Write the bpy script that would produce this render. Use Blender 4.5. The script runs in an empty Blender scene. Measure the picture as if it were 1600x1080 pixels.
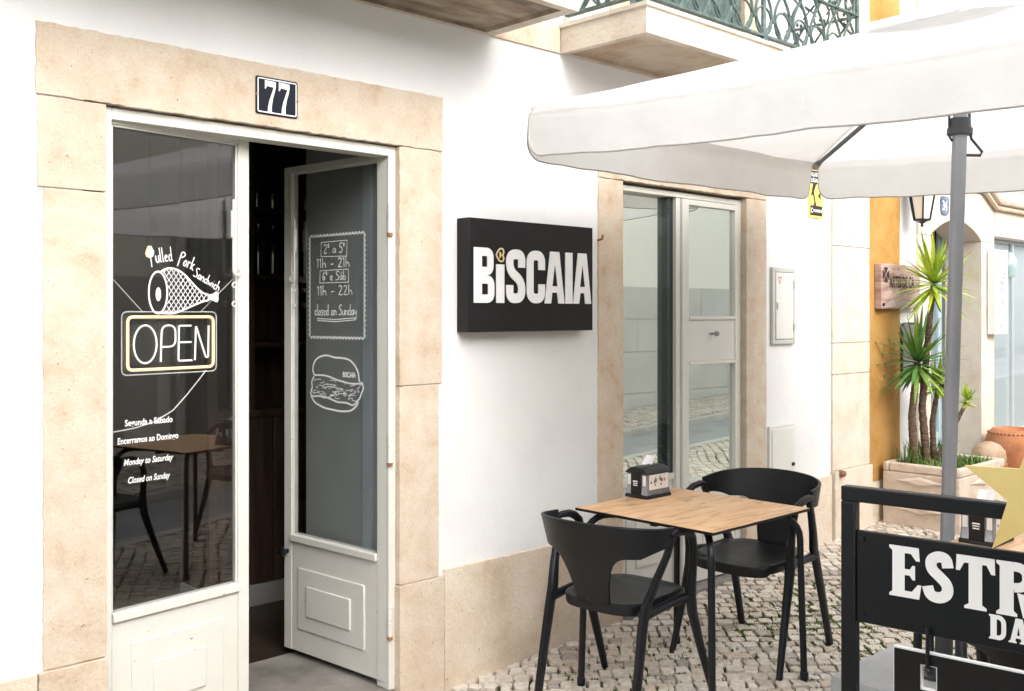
import bpy, math, random
from mathutils import Matrix, Vector, noise
R = math.radians
random.seed(7)
sc = bpy.context.scene
C = sc.collection

# ------------------------------------------------------------------ camera, light, exposure
cd = bpy.data.cameras.new("Camera")
cam = bpy.data.objects.new("Camera", cd); C.objects.link(cam); sc.camera = cam
cam.location = (0, -3.34, 1.6)
cam.rotation_euler = (R(90), 0, R(-44))
cd.sensor_width = 36; cd.lens = 36
cd.shift_y = -50 / 1600
cd.clip_start = .05; cd.clip_end = 500

SUN_EL, SUN_AZ = 38, 192          # azimuth measured clockwise from +Y
w = bpy.data.worlds.new("World"); sc.world = w; w.use_nodes = True
nt = w.node_tree; bg = nt.nodes["Background"]
sky = nt.nodes.new("ShaderNodeTexSky"); sky.sky_type = 'NISHITA'; sky.sun_disc = False
sky.sun_elevation = R(SUN_EL); sky.sun_rotation = R(SUN_AZ); sky.dust_density = 4
hs = nt.nodes.new("ShaderNodeHueSaturation"); hs.inputs["Saturation"].default_value = .22
nt.links.new(sky.outputs[0], hs.inputs["Color"]); nt.links.new(hs.outputs[0], bg.inputs["Color"])
bg.inputs["Strength"].default_value = .15
sl = bpy.data.lights.new("Sun", 'SUN'); sl.energy = .95; sl.angle = R(85); sl.color = (1, .97, .93)
so = bpy.data.objects.new("Sun", sl); C.objects.link(so)
a, e = R(SUN_AZ), R(SUN_EL)
sd = Vector((math.sin(a) * math.cos(e), math.cos(a) * math.cos(e), math.sin(e)))
so.rotation_euler = (-sd).to_track_quat('-Z', 'Y').to_euler()
sc.view_settings.view_transform = 'Standard'; sc.view_settings.look = 'None'
sc.view_settings.exposure = 1.26; sc.view_settings.gamma = 1
sc.cycles.max_bounces = 10; sc.cycles.transparent_max_bounces = 12

# ------------------------------------------------------------------ materials
def newmat(name):
    m = bpy.data.materials.new(name); m.use_nodes = True
    return m, m.node_tree, m.node_tree.nodes["Principled BSDF"]
def ramp(nt, stops):
    r = nt.nodes.new("ShaderNodeValToRGB"); el = r.color_ramp.elements
    while len(el) < len(stops): el.new(.5)
    for k, (p, c) in enumerate(stops): el[k].position = p; el[k].color = (*c, 1)
    return r
def surf(name, cols, scale=6, rough=.7, bump=.15, bscale=60, detail=6, stretch=None, specks=None, metallic=0, spec=.5, bdist=.01, grain=0, vary=0):
    """Noise-driven colour between several tones, with fine bump and optional specks of dirt."""
    m, nt, p = newmat(name); L = nt.links
    tc = nt.nodes.new("ShaderNodeNewGeometry"); src = tc.outputs["Position"]
    mp = nt.nodes.new("ShaderNodeMapping"); L.new(src, mp.inputs[0])
    if stretch: mp.inputs["Scale"].default_value = stretch
    n = nt.nodes.new("ShaderNodeTexNoise"); n.inputs["Scale"].default_value = scale; n.inputs["Detail"].default_value = detail
    n.inputs["Roughness"].default_value = .62
    L.new(mp.outputs[0], n.inputs["Vector"])
    k = len(cols)
    r = ramp(nt, [(.28 + .44 * i / max(1, k - 1), c) for i, c in enumerate(cols)])
    L.new(n.outputs[0], r.inputs[0]); out = r.outputs[0]
    if specks:
        col, sscale, thr = specks
        n2 = nt.nodes.new("ShaderNodeTexNoise"); n2.inputs["Scale"].default_value = sscale; n2.inputs["Detail"].default_value = 3
        L.new(src, n2.inputs["Vector"])
        r2 = ramp(nt, [(thr, (0, 0, 0)), (thr + .04, (1, 1, 1))]); L.new(n2.outputs[0], r2.inputs[0])
        mx = nt.nodes.new("ShaderNodeMixRGB"); mx.inputs[2].default_value = (*col, 1)
        L.new(r2.outputs[0], mx.inputs[0]); L.new(out, mx.inputs[1]); out = mx.outputs[0]
    if grain:
        n3 = nt.nodes.new("ShaderNodeTexNoise"); n3.inputs["Scale"].default_value = 130; n3.inputs["Detail"].default_value = 6; n3.inputs["Roughness"].default_value = .7
        L.new(src, n3.inputs["Vector"])
        r3 = ramp(nt, [(.30, (1 - grain,) * 3), (.58, (1, 1, 1))]); L.new(n3.outputs[0], r3.inputs[0])
        m3 = nt.nodes.new("ShaderNodeMixRGB"); m3.blend_type = 'MULTIPLY'; m3.inputs[0].default_value = 1
        L.new(out, m3.inputs[1]); L.new(r3.outputs[0], m3.inputs[2]); out = m3.outputs[0]
    if vary:
        oi = nt.nodes.new("ShaderNodeObjectInfo")
        r4 = ramp(nt, [(0, (1 - vary, 1 - vary * 1.15, 1 - vary * 1.3)), (.5, (1, 1, 1)), (1, (1 - vary * .2, 1 - vary * .35, 1 - vary * .6))]); L.new(oi.outputs["Random"], r4.inputs[0])
        m4 = nt.nodes.new("ShaderNodeMixRGB"); m4.blend_type = 'MULTIPLY'; m4.inputs[0].default_value = 1
        L.new(out, m4.inputs[1]); L.new(r4.outputs[0], m4.inputs[2]); out = m4.outputs[0]
    L.new(out, p.inputs["Base Color"])
    p.inputs["Roughness"].default_value = rough; p.inputs["Metallic"].default_value = metallic
    p.inputs["Specular IOR Level"].default_value = spec
    if bump:
        nb = nt.nodes.new("ShaderNodeTexNoise"); nb.inputs["Scale"].default_value = bscale; nb.inputs["Detail"].default_value = 5
        L.new(mp.outputs[0], nb.inputs["Vector"])
        b = nt.nodes.new("ShaderNodeBump"); b.inputs["Strength"].default_value = bump; b.inputs["Distance"].default_value = bdist
        L.new(nb.outputs[0], b.inputs["Height"]); L.new(b.outputs[0], p.inputs["Normal"])
    return m
def emis(name, col, s):
    m, nt, p = newmat(name)
    p.inputs["Base Color"].default_value = (*col, 1)
    p.inputs["Emission Color"].default_value = (*col, 1); p.inputs["Emission Strength"].default_value = s
    return m
def glass(name, refl=1.4, tint=(1, 1, 1), floor=.0, gcol=(1, 1, 1)):
    m, nt, p = newmat(name); nt.nodes.remove(p); L = nt.links
    out = nt.nodes["Material Output"]
    t = nt.nodes.new("ShaderNodeBsdfTransparent"); t.inputs[0].default_value = (*tint, 1)
    g = nt.nodes.new("ShaderNodeBsdfGlossy"); g.inputs["Roughness"].default_value = .0; g.inputs[0].default_value = (*gcol, 1)
    f = nt.nodes.new("ShaderNodeLayerWeight"); f.inputs[0].default_value = .5      # Schlick: same from both sides of the pane
    pw = nt.nodes.new("ShaderNodeMath"); pw.operation = 'POWER'; pw.inputs[1].default_value = 5; L.new(f.outputs["Facing"], pw.inputs[0])
    ma = nt.nodes.new("ShaderNodeMath"); ma.operation = 'MULTIPLY_ADD'; ma.use_clamp = True
    ma.inputs[1].default_value = refl; ma.inputs[2].default_value = floor
    L.new(pw.outputs[0], ma.inputs[0])
    mx = nt.nodes.new("ShaderNodeMixShader")
    L.new(ma.outputs[0], mx.inputs[0]); L.new(t.outputs[0], mx.inputs[1]); L.new(g.outputs[0], mx.inputs[2])
    L.new(mx.outputs[0], out.inputs[0])
    return m
def film(name, fac, gcol, dcol):
    m, nt, p = newmat(name); nt.nodes.remove(p); L = nt.links
    g = nt.nodes.new("ShaderNodeBsdfGlossy"); g.inputs["Roughness"].default_value = .012; g.inputs[0].default_value = (*gcol, 1)
    d = nt.nodes.new("ShaderNodeBsdfDiffuse"); d.inputs[0].default_value = (*dcol, 1)
    mx = nt.nodes.new("ShaderNodeMixShader"); mx.inputs[0].default_value = fac
    L.new(d.outputs[0], mx.inputs[1]); L.new(g.outputs[0], mx.inputs[2]); L.new(mx.outputs[0], nt.nodes["Material Output"].inputs[0])
    return m
def cloth(name, col, tr=.35):
    m, nt, p = newmat(name); nt.nodes.remove(p); L = nt.links
    tc = nt.nodes.new("ShaderNodeNewGeometry")
    n = nt.nodes.new("ShaderNodeTexNoise"); n.inputs["Scale"].default_value = 5; n.inputs["Detail"].default_value = 5
    L.new(tc.outputs["Position"], n.inputs["Vector"])
    n2 = nt.nodes.new("ShaderNodeTexNoise"); n2.inputs["Scale"].default_value = 14; n2.inputs["Detail"].default_value = 3
    L.new(tc.outputs["Position"], n2.inputs["Vector"])
    b = nt.nodes.new("ShaderNodeBump"); b.inputs["Strength"].default_value = .25; b.inputs["Distance"].default_value = .02
    L.new(n2.outputs[0], b.inputs["Height"])
    r = ramp(nt, [(.3, tuple(c * .94 for c in col)), (.7, col)]); L.new(n.outputs[0], r.inputs[0])
    d = nt.nodes.new("ShaderNodeBsdfDiffuse"); t = nt.nodes.new("ShaderNodeBsdfTranslucent")
    L.new(r.outputs[0], d.inputs[0]); L.new(r.outputs[0], t.inputs[0]); L.new(b.outputs[0], d.inputs["Normal"])
    mx = nt.nodes.new("ShaderNodeMixShader"); mx.inputs[0].default_value = tr
    L.new(d.outputs[0], mx.inputs[1]); L.new(t.outputs[0], mx.inputs[2]); L.new(mx.outputs[0], nt.nodes["Material Output"].inputs[0])
    return m
def islandmat(name, stops, rough=.75, nscale=40, bump=.3, bdist=.004):
    m, nt, p = newmat(name); L = nt.links
    g = nt.nodes.new("ShaderNodeNewGeometry")
    r = ramp(nt, stops); L.new(g.outputs["Random Per Island"], r.inputs[0])
    n = nt.nodes.new("ShaderNodeTexNoise"); n.inputs["Scale"].default_value = nscale; n.inputs["Detail"].default_value = 6
    L.new(g.outputs["Position"], n.inputs["Vector"])
    r2 = ramp(nt, [(.25, (.68, .65, .62)), (.6, (1, 1, 1))]); L.new(n.outputs[0], r2.inputs[0])
    mx = nt.nodes.new("ShaderNodeMixRGB"); mx.blend_type = 'MULTIPLY'; mx.inputs[0].default_value = 1
    L.new(r.outputs[0], mx.inputs[1]); L.new(r2.outputs[0], mx.inputs[2]); L.new(mx.outputs[0], p.inputs["Base Color"])
    b = nt.nodes.new("ShaderNodeBump"); b.inputs["Strength"].default_value = bump; b.inputs["Distance"].default_value = bdist
    L.new(n.outputs[0], b.inputs["Height"]); L.new(b.outputs[0], p.inputs["Normal"])
    p.inputs["Roughness"].default_value = rough
    return m

M = {}
M['plaster'] = surf('white_plaster', [(.70, .70, .695), (.75, .75, .745), (.78, .78, .775)], 2.3, .9, .5, 16, 9, specks=((.42, .39, .35), 40, .745), bdist=.006, grain=.07)
M['stone'] = surf('cream_limestone', [(.49, .36, .24), (.605, .49, .375), (.65, .555, .45), (.675, .60, .51)], 8.0, .8, .6, 75, 12, specks=((.26, .17, .10), 75, .715), bdist=.005, grain=.18, vary=.10)
M['stone_pale'] = surf('pale_limestone', [(.62, .51, .40), (.70, .62, .52), (.73, .67, .58)], 6.0, .85, .5, 60, 9, specks=((.32, .22, .14), 70, .735), bdist=.006, grain=.12, vary=.06)
M['stone_plinth'] = surf('plinth_limestone', [(.58, .45, .32), (.72, .60, .47), (.77, .67, .55), (.79, .71, .61)], 5, .85, .6, 60, 9, specks=((.22, .15, .09), 80, .70), bdist=.008, grain=.2, vary=.06)
M['balcony_stone'] = surf('weathered_balcony_stone', [(.44, .34, .25), (.60, .52, .43), (.68, .62, .53)], 3.5, .85, .5, 50, 9, specks=((.12, .10, .08), 55, .72))
M['soffit'] = surf('mottled_brown_soffit', [(.13, .10, .08), (.24, .18, .13), (.36, .29, .21), (.42, .36, .30)], 4, .9, .4, 40, 9, stretch=(1, 3, 1))  # mottled brown, darker than the slab sides
M['cream'] = surf('cream_enamel_paint', [(.64, .63, .575), (.685, .675, .625)], 5, .42, .10, 45, specks=((.26, .15, .08), 48, .725), grain=.06)
M['rust'] = surf('rusty_steel', [(.20, .08, .03), (.36, .20, .10)], 30, .8)
M['glass'] = glass('clear_glass', .9, (.92, .93, .93), .075)
M['film'] = film('mirror_film_glass', .80, (.86, .93, .89), (.20, .24, .22))
M['film_dark'] = film('near_black_film', .12, (.7, .7, .7), (.02, .028, .028))
M['shopglass'] = film('pale_shop_glass', .35, (.9, .95, .97), (.42, .48, .51))
M['black'] = surf('satin_black_board', [(.005, .005, .0055), (.008, .0075, .0085)], 9, .5, .05, 120, spec=.3)
M['plastic'] = surf('black_moulded_plastic', [(.0035, .0045, .007), (.006, .0072, .010)], 14, .42, .12, 420, spec=.38, specks=((.03, .03, .032), 60, .70), bdist=.002)
M['steel'] = surf('black_painted_steel', [(.004, .005, .0075), (.0065, .008, .011)], 12, .36, .03, 200, spec=.4)
M['white'] = surf('white_vinyl', [(.80, .80, .80), (.84, .84, .84)], 10, .6, 0)
M['chalk'] = surf('white_chalk_marker', [(.80, .80, .80), (.88, .88, .88)], 40, .8, 0)
M['gold'] = surf('brushed_gold', [(.70, .53, .19), (.76, .60, .25)], 8, .45, .04, 60, metallic=.15)
M['goldline'] = surf('gold_vinyl', [(.70, .54, .28), (.76, .62, .36)], 20, .5, 0)
M['enamel'] = surf('navy_enamel', [(.003, .0045, .012), (.005, .007, .017)], 8, .3, .03, 40, spec=.25)
M['alu'] = surf('grey_anodised_pole', [(.30, .315, .345), (.35, .365, .395)], 5, .38, .03, 150, metallic=.35)
M['darkalu'] = surf('dark_grey_aluminium', [(.055, .058, .065), (.075, .08, .088)], 8, .4, .03, 150, metallic=.3)
M['canvas'] = cloth('white_canvas', (.92, .92, .92), .52)
M['hem'] = surf('grey_hem_tape', [(.33, .31, .29), (.40, .38, .36)], 60, .9, .2, 300)
M['green'] = surf('verdigris_green_iron', [(.035, .065, .06), (.075, .112, .104), (.15, .19, .18)], 25, .5, .2, 90)
M['yellow'] = surf('ochre_limewash', [(.32, .155, .028), (.44, .235, .06), (.49, .29, .095)], 3.2, .9, .4, 30, 8, specks=((.28, .15, .05), 22, .72))
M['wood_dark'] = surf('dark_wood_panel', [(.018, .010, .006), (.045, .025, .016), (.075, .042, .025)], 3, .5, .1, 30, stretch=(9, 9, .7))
M['dark'] = surf('unlit_interior_tone', [(.010, .009, .009), (.016, .015, .014)], 3, .8, 0)  # interior darkness put into the colour so the rooms stay black
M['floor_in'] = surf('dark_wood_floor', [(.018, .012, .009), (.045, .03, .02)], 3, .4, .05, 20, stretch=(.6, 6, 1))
M['grey_sq'] = surf('grey_concrete', [(.40, .41, .42), (.50, .51, .52)], 7, .8, .2, 60)
M['terra'] = surf('terracotta', [(.36, .13, .055), (.48, .19, .085), (.55, .25, .12)], 7, .8, .3, 50)
M['ball'] = surf('tan_ceramic', [(.30, .18, .10), (.46, .32, .21), (.54, .42, .31)], 9, .8, .4, 50)
M['trunk'] = surf('yucca_bark', [(.07, .045, .03), (.17, .115, .075), (.26, .19, .13)], 16, .95, .9, 60, stretch=(1, 1, 4), bdist=.02)
M['soil'] = surf('potting_soil', [(.03, .02, .014), (.06, .042, .03)], 30, .95, .8, 60)
M['paper'] = surf('white_paper', [(.78, .77, .76), (.82, .81, .81)], 20, .9, 0)
M['chrome'] = surf('clear_grey_plastic', [(.24, .245, .255), (.40, .405, .42)], 30, .16, 0, metallic=.55)
M['rosewood'] = surf('worn_pink_wood', [(.20, .11, .085), (.42, .28, .24), (.54, .41, .37)], 5, .75, .4, 40, 8, stretch=(1, 1, 5))
M['ink'] = surf('dark_brown_ink', [(.02, .013, .012), (.03, .02, .018)], 20, .7, 0)
M['cabinet'] = surf('grey_white_cabinet', [(.66, .66, .62), (.71, .71, .67)], 3, .5, .04, 60)
M['cabinet_rim'] = surf('sage_grey_rim', [(.47, .48, .44), (.53, .54, .50)], 4, .5, .04, 60)
M['red'] = surf('red_print', [(.6, .09, .06), (.66, .12, .08)], 20, .6, 0)
M['alarm_y'] = surf('alarm_yellow', [(.74, .64, .12), (.78, .69, .18)], 6, .45, 0)
M['palebluepaint'] = surf('pale_blue_paint', [(.38, .50, .53), (.46, .58, .61)], 4, .5, .05, 60)
M['tile'] = surf('blue_tile', [(.06, .10, .17), (.14, .19, .28), (.30, .36, .43)], 22, .25, 0)
M['mirror'] = film('grey_mirror_plaque', .3, (.7, .7, .7), (.20, .19, .18))
M['soilbed'] = surf('dirt_and_moss_bed', [(.022, .018, .014), (.045, .036, .025), (.055, .085, .014), (.05, .075, .015)], 6, .95, .8, 120, 8)
M['asphalt'] = surf('grey_road_slab', [(.25, .255, .26), (.32, .325, .33), (.36, .365, .37)], 3, .8, .4, 120, 8)
M['kerb'] = surf('limestone_kerb', [(.42, .40, .36), (.55, .53, .48)], 5, .8, .4, 60)
M['threshold'] = surf('worn_threshold_stone', [(.13, .12, .105), (.22, .20, .18), (.30, .28, .25)], 5, .6, .3, 40, 8)
M['facade'] = surf('opposite_render', [(.74, .72, .65), (.79, .77, .71)], 1.2, .9, .3, 20)
M['ashlar'] = surf('opposite_ashlar', [(.46, .45, .43), (.56, .55, .52)], 1.5, .9, .3, 30)
M['cobble'] = islandmat('limestone_cobbles', [(0, (.38, .33, .28)), (.10, (.60, .53, .45)), (.40, (.70, .64, .56)), (.75, (.76, .71, .64)), (.90, (.66, .54, .43)), (.97, (.50, .46, .42)), (1, (.42, .39, .36))])
M['leaf_bright'] = islandmat('yucca_leaf_bright', [(0, (.20, .38, .04)), (.5, (.36, .50, .05)), (.85, (.54, .58, .06)), (1, (.62, .52, .08))], .5, 20, .1)
M['leaf_dark'] = islandmat('yucca_leaf_dark', [(0, (.05, .15, .04)), (.5, (.11, .26, .06)), (.85, (.26, .40, .06)), (1, (.42, .48, .07))], .45, 20, .1)
M['grass'] = islandmat('grass_blades', [(0, (.05, .13, .02)), (.6, (.11, .24, .035)), (1, (.22, .33, .06))], .6, 20, .1)
M['moss'] = islandmat('joint_moss', [(0, (.05, .10, .010)), (.6, (.12, .19, .02)), (1, (.20, .24, .04))], .8, 20, .1)
M['neon'] = emis('warm_neon', (1, .69, .39), .55)
M['tube'] = surf('white_tube', [(.72, .72, .70), (.78, .78, .76)], 20, .35, 0)
M['lit2'] = surf('pale_cable', [(.80, .80, .78), (.84, .84, .82)], 20, .5, 0)
M['lit'] = emis('dim_white_neon', (.86, .84, .78), .33)
M['bulb'] = emis('warm_bulb', (1, .70, .40), 1.0)
M['acrylic'] = glass('clear_acrylic', .9, (.96, .96, .96), .04)
M['lampglass'] = surf('frosted_lamp_glass', [(.80, .81, .76), (.86, .87, .82)], 9, .3, 0)
M['bottle'] = film('green_bottle_glass', .25, (.8, .9, .85), (.02, .05, .035))
def wood_top():
    m, nt, p = newmat('oak_laminate'); L = nt.links
    g = nt.nodes.new("ShaderNodeNewGeometry"); mp = nt.nodes.new("ShaderNodeMapping")
    mp.inputs["Scale"].default_value = (1.6, 9, 1); L.new(g.outputs["Position"], mp.inputs[0])
    n = nt.nodes.new("ShaderNodeTexNoise"); n.inputs["Scale"].default_value = 3.2; n.inputs["Detail"].default_value = 10; n.inputs["Distortion"].default_value = .8
    L.new(mp.outputs[0], n.inputs["Vector"])
    r = ramp(nt, [(.25, (.34, .18, .08)), (.42, (.62, .37, .19)), (.55, (.72, .455, .255)), (.75, (.77, .53, .32))]); L.new(n.outputs[0], r.inputs[0])
    mp2 = nt.nodes.new("ShaderNodeMapping"); mp2.inputs["Scale"].default_value = (3.5, 14, 1); L.new(g.outputs["Position"], mp2.inputs[0])
    n2 = nt.nodes.new("ShaderNodeTexNoise"); n2.inputs["Scale"].default_value = 2.2; n2.inputs["Detail"].default_value = 4
    L.new(mp2.outputs[0], n2.inputs["Vector"])
    r2 = ramp(nt, [(.62, (1, 1, 1)), (.74, (.42, .34, .28))]); L.new(n2.outputs[0], r2.inputs[0])
    mx = nt.nodes.new("ShaderNodeMixRGB"); mx.blend_type = 'MULTIPLY'; mx.inputs[0].default_value = .8
    L.new(r.outputs[0], mx.inputs[1]); L.new(r2.outputs[0], mx.inputs[2]); L.new(mx.outputs[0], p.inputs["Base Color"])
    p.inputs["Roughness"].default_value = .42
    return m
M['oak'] = wood_top()

# ------------------------------------------------------------------ mesh helpers
class MB:
    def __init__(s, X=None):
        s.v = []; s.f = []; s.mi = []; s.cur = 0; s.X = X
    def add(s, vs, fs):
        o = len(s.v)
        for p in vs:
            p = Vector(p); s.v.append(s.X @ p if s.X else p)
        for f in fs: s.f.append([i + o for i in f]); s.mi.append(s.cur)
    def box(s, x0, x1, y0, y1, z0, z1):
        s.add([(x0, y0, z0), (x1, y0, z0), (x1, y1, z0), (x0, y1, z0), (x0, y0, z1), (x1, y0, z1), (x1, y1, z1), (x0, y1, z1)],
              [(0, 3, 2, 1), (4, 5, 6, 7), (0, 1, 5, 4), (1, 2, 6, 5), (2, 3, 7, 6), (3, 0, 4, 7)])
    def prism(s, pts, fn, d):
        """2-D outline -> fn(a,b) in 3-D, thickened by vector d."""
        d = Vector(d); P = [Vector(fn(*p)) for p in pts]; n = len(P)
        s.add(P + [p + d for p in P], [list(range(n)), list(range(2 * n - 1, n - 1, -1))] + [(i, i + n, (i + 1) % n + n, (i + 1) % n) for i in range(n)])
    def grid(s, rows, close=False):
        n = len(rows[0]); vs = [p for r in rows for p in r]; fs = []
        for i in range(len(rows) - 1):
            for j in range(n if close else n - 1):
                k = (j + 1) % n
                fs.append((i * n + j, i * n + k, (i + 1) * n + k, (i + 1) * n + j))
        s.add(vs, fs)
    def tube(s, pts, r, n=8, closed=False, squash=1):
        P = [Vector(p) for p in pts]; N = len(P); rows = []
        up = Vector((0, 0, 1)); prev = None
        for i in range(N):
            t = (P[(i + 1) % N] - P[i - 1]) if closed else (P[min(i + 1, N - 1)] - P[max(i - 1, 0)])
            t.normalize()
            if prev is None:
                b = up if abs(t.z) < .9 else Vector((1, 0, 0))
                u = (b - t * b.dot(t)).normalized()
            else: u = (prev - t * prev.dot(t)).normalized()
            prev = u; vv = t.cross(u); rr = r[i] if isinstance(r, (list, tuple)) else r
            rows.append([P[i] + (u * math.cos(2 * math.pi * k / n) + vv * math.sin(2 * math.pi * k / n) * squash) * rr for k in range(n)])
        if closed: rows.append(rows[0])
        o = len(s.v); s.grid(rows, True)
        if not closed:
            s.add(rows[0], [list(range(n))[::-1]]); s.add(rows[-1], [list(range(n))])
    def lathe(s, prof, c=(0, 0, 0), n=24):
        rows = [[(c[0] + r * math.cos(2 * math.pi * k / n), c[1] + r * math.sin(2 * math.pi * k / n), c[2] + z) for k in range(n)] for r, z in prof]
        s.grid(rows, True)
        if prof[0][0] > 1e-4: s.add(rows[0], [list(range(n))[::-1]])
        if prof[-1][0] > 1e-4: s.add(rows[-1], [list(range(n))])
    def ribbon(s, pts, wd, fn, closed=False, d=None):
        """Flat stroke of width wd along a 2-D path, mapped by fn; thickened by d if given."""
        P = [Vector((p[0], p[1])) for p in pts]; N = len(P); Lf = []; Rt = []
        for i in range(N):
            a_ = P[i - 1] if (i > 0 or closed) else None; b_ = P[(i + 1) % N] if (i < N - 1 or closed) else None
            d1 = (P[i] - a_).normalized() if a_ is not None else (b_ - P[i]).normalized()
            d2 = (b_ - P[i]).normalized() if b_ is not None else d1
            n1 = Vector((-d1.y, d1.x)); n2 = Vector((-d2.y, d2.x)); m = n1 + n2
            m = m.normalized() if m.length > 1e-5 else n1
            k = 1 / max(.45, m.dot(n1)); h = (wd[i] if isinstance(wd, (list, tuple)) else wd) / 2 * k
            Lf.append(P[i] + m * h); Rt.append(P[i] - m * h)
        A = [Vector(fn(*p)) for p in Lf]; B = [Vector(fn(*p)) for p in Rt]
        if closed: A.append(A[0]); B.append(B[0])
        if d is None: s.grid([A, B])
        else:
            d = Vector(d); s.grid([A, B, [q + d for q in B], [q + d for q in A], A])
            if not closed:
                s.add([A[0], B[0], B[0] + d, A[0] + d], [(0, 1, 2, 3)]); s.add([A[-1], B[-1], B[-1] + d, A[-1] + d], [(3, 2, 1, 0)])
    def build(s, name, mats, parent=None, bevel=0, smooth=False, ang=40, solid=0):
        me = bpy.data.meshes.new(name)
        vs = s.v
        if parent is not None:
            inv = WM[parent.name].inverted(); vs = [inv @ p for p in vs]
        if s.X is not None and s.X.determinant() < 0: s.f = [f[::-1] for f in s.f]
        me.from_pydata([tuple(p) for p in vs], [], s.f)
        if not isinstance(mats, (list, tuple)): mats = [mats]
        for m in mats: me.materials.append(m)
        for p, i in zip(me.polygons, s.mi): p.material_index = i
        me.validate()
        if smooth:
            me.shade_smooth(); me.set_sharp_from_angle(angle=R(ang))
        o = bpy.data.objects.new(name, me); C.objects.link(o)
        if parent is not None: o.parent = parent; WM[o.name] = WM[parent.name]
        else: WM[o.name] = Matrix()
        if solid:
            md = o.modifiers.new("thick", 'SOLIDIFY'); md.thickness = solid; md.offset = 0
        if bevel:
            md = o.modifiers.new("bevel", 'BEVEL'); md.width = bevel; md.segments = 2; md.limit_method = 'ANGLE'; md.angle_limit = R(40)
            me.shade_smooth(); me.set_sharp_from_angle(angle=R(60))
        return o
WM = {}
def thing(name, label, cat, loc=(0, 0, 0), rz=0, group=None):
    o = bpy.data.objects.new(name, None); C.objects.link(o); o.empty_display_size = .1
    o.location = loc; o.rotation_euler = (0, 0, rz)
    WM[o.name] = Matrix.Translation(loc) @ Matrix.Rotation(rz, 4, 'Z')
    return tag(o, label, cat, group)
def tag(o, label=None, cat=None, group=None, kind=None):
    if label: o['label'] = label
    if cat: o['category'] = cat
    if group: o['group'] = group
    if kind: o['kind'] = kind
    return o
def copy_thing(root, loc, rz, label):
    """A copy of a thing with copies of its parts and sub-parts."""
    r = root.copy(); C.objects.link(r); r.location = loc; r.rotation_euler = (0, 0, rz); r['label'] = label
    WM[r.name] = Matrix.Translation(loc) @ Matrix.Rotation(rz, 4, 'Z')
    for ch in list(root.children):
        c = ch.copy(); C.objects.link(c); c.parent = r
        for g in list(ch.children):
            k = g.copy(); C.objects.link(k); k.parent = c
    return r
def ground(x): return .042 * (x - 2.8)
def arc(cx, cy, rx, ry, a0, a1, n=14): return [(cx + rx * math.cos(R(a0 + (a1 - a0) * i / n)), cy + ry * math.sin(R(a0 + (a1 - a0) * i / n))) for i in range(n + 1)]
def fillet(pts, r, n=6, closed=False):
    out = []; N = len(pts)
    for i, p in enumerate(pts):
        if not closed and i in (0, N - 1): out.append(p); continue
        p = Vector(p); a_ = Vector(pts[i - 1]); b_ = Vector(pts[(i + 1) % N])
        k = min(r, (a_ - p).length * .49, (b_ - p).length * .49)
        q0 = p + (a_ - p).normalized() * k; q1 = p + (b_ - p).normalized() * k
        for j in range(n + 1):
            t = j / n; out.append(tuple(q0 * (1 - t) ** 2 + p * 2 * t * (1 - t) + q1 * t * t))
    return out
def rough_rect(x0, x1, z0, z1, amp=.004, step=.05, sides='LRTB'):
    """Rectangle outline with worn, slightly irregular edges on the named sides."""
    out = []
    def edge(a_, b_, on):
        a_ = Vector(a_); b_ = Vector(b_); n = max(2, int((b_ - a_).length / step)); nrm = Vector((-(b_ - a_).y, (b_ - a_).x)).normalized()
        for i in range(n):
            p = a_ + (b_ - a_) * i / n
            if on and i: p = p + nrm * random.uniform(-amp, amp)
            out.append((p.x, p.y))
    edge((x0, z0), (x1, z0), 'B' in sides); edge((x1, z0), (x1, z1), 'R' in sides)
    edge((x1, z1), (x0, z1), 'T' in sides); edge((x0, z1), (x0, z0), 'L' in sides)
    return out
def text_mesh(body, size, sx=1.0, shear=0, bold=0, align='LEFT'):
    """Vertices (a,b) and faces of a line of text set in Blender's own font."""
    cu = bpy.data.curves.new('tmp', 'FONT'); cu.body = body; cu.size = size; cu.shear = shear; cu.offset = bold; cu.align_x = align
    cu.resolution_u = 3
    o = bpy.data.objects.new('tmp', cu); C.objects.link(o)
    dg = bpy.context.evaluated_depsgraph_get(); me = bpy.data.meshes.new_from_object(o.evaluated_get(dg))
    vs = [(v.co.x * sx, v.co.y) for v in me.vertices]; fs = [list(p.vertices) for p in me.polygons]
    bpy.data.objects.remove(o); bpy.data.curves.remove(cu); bpy.data.meshes.remove(me)
    return vs, fs
def put_text(mb, body, size, fn, **k):
    vs, fs = text_mesh(body, size, **k)
    mb.add([fn(*p) for p in vs], fs)

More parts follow.
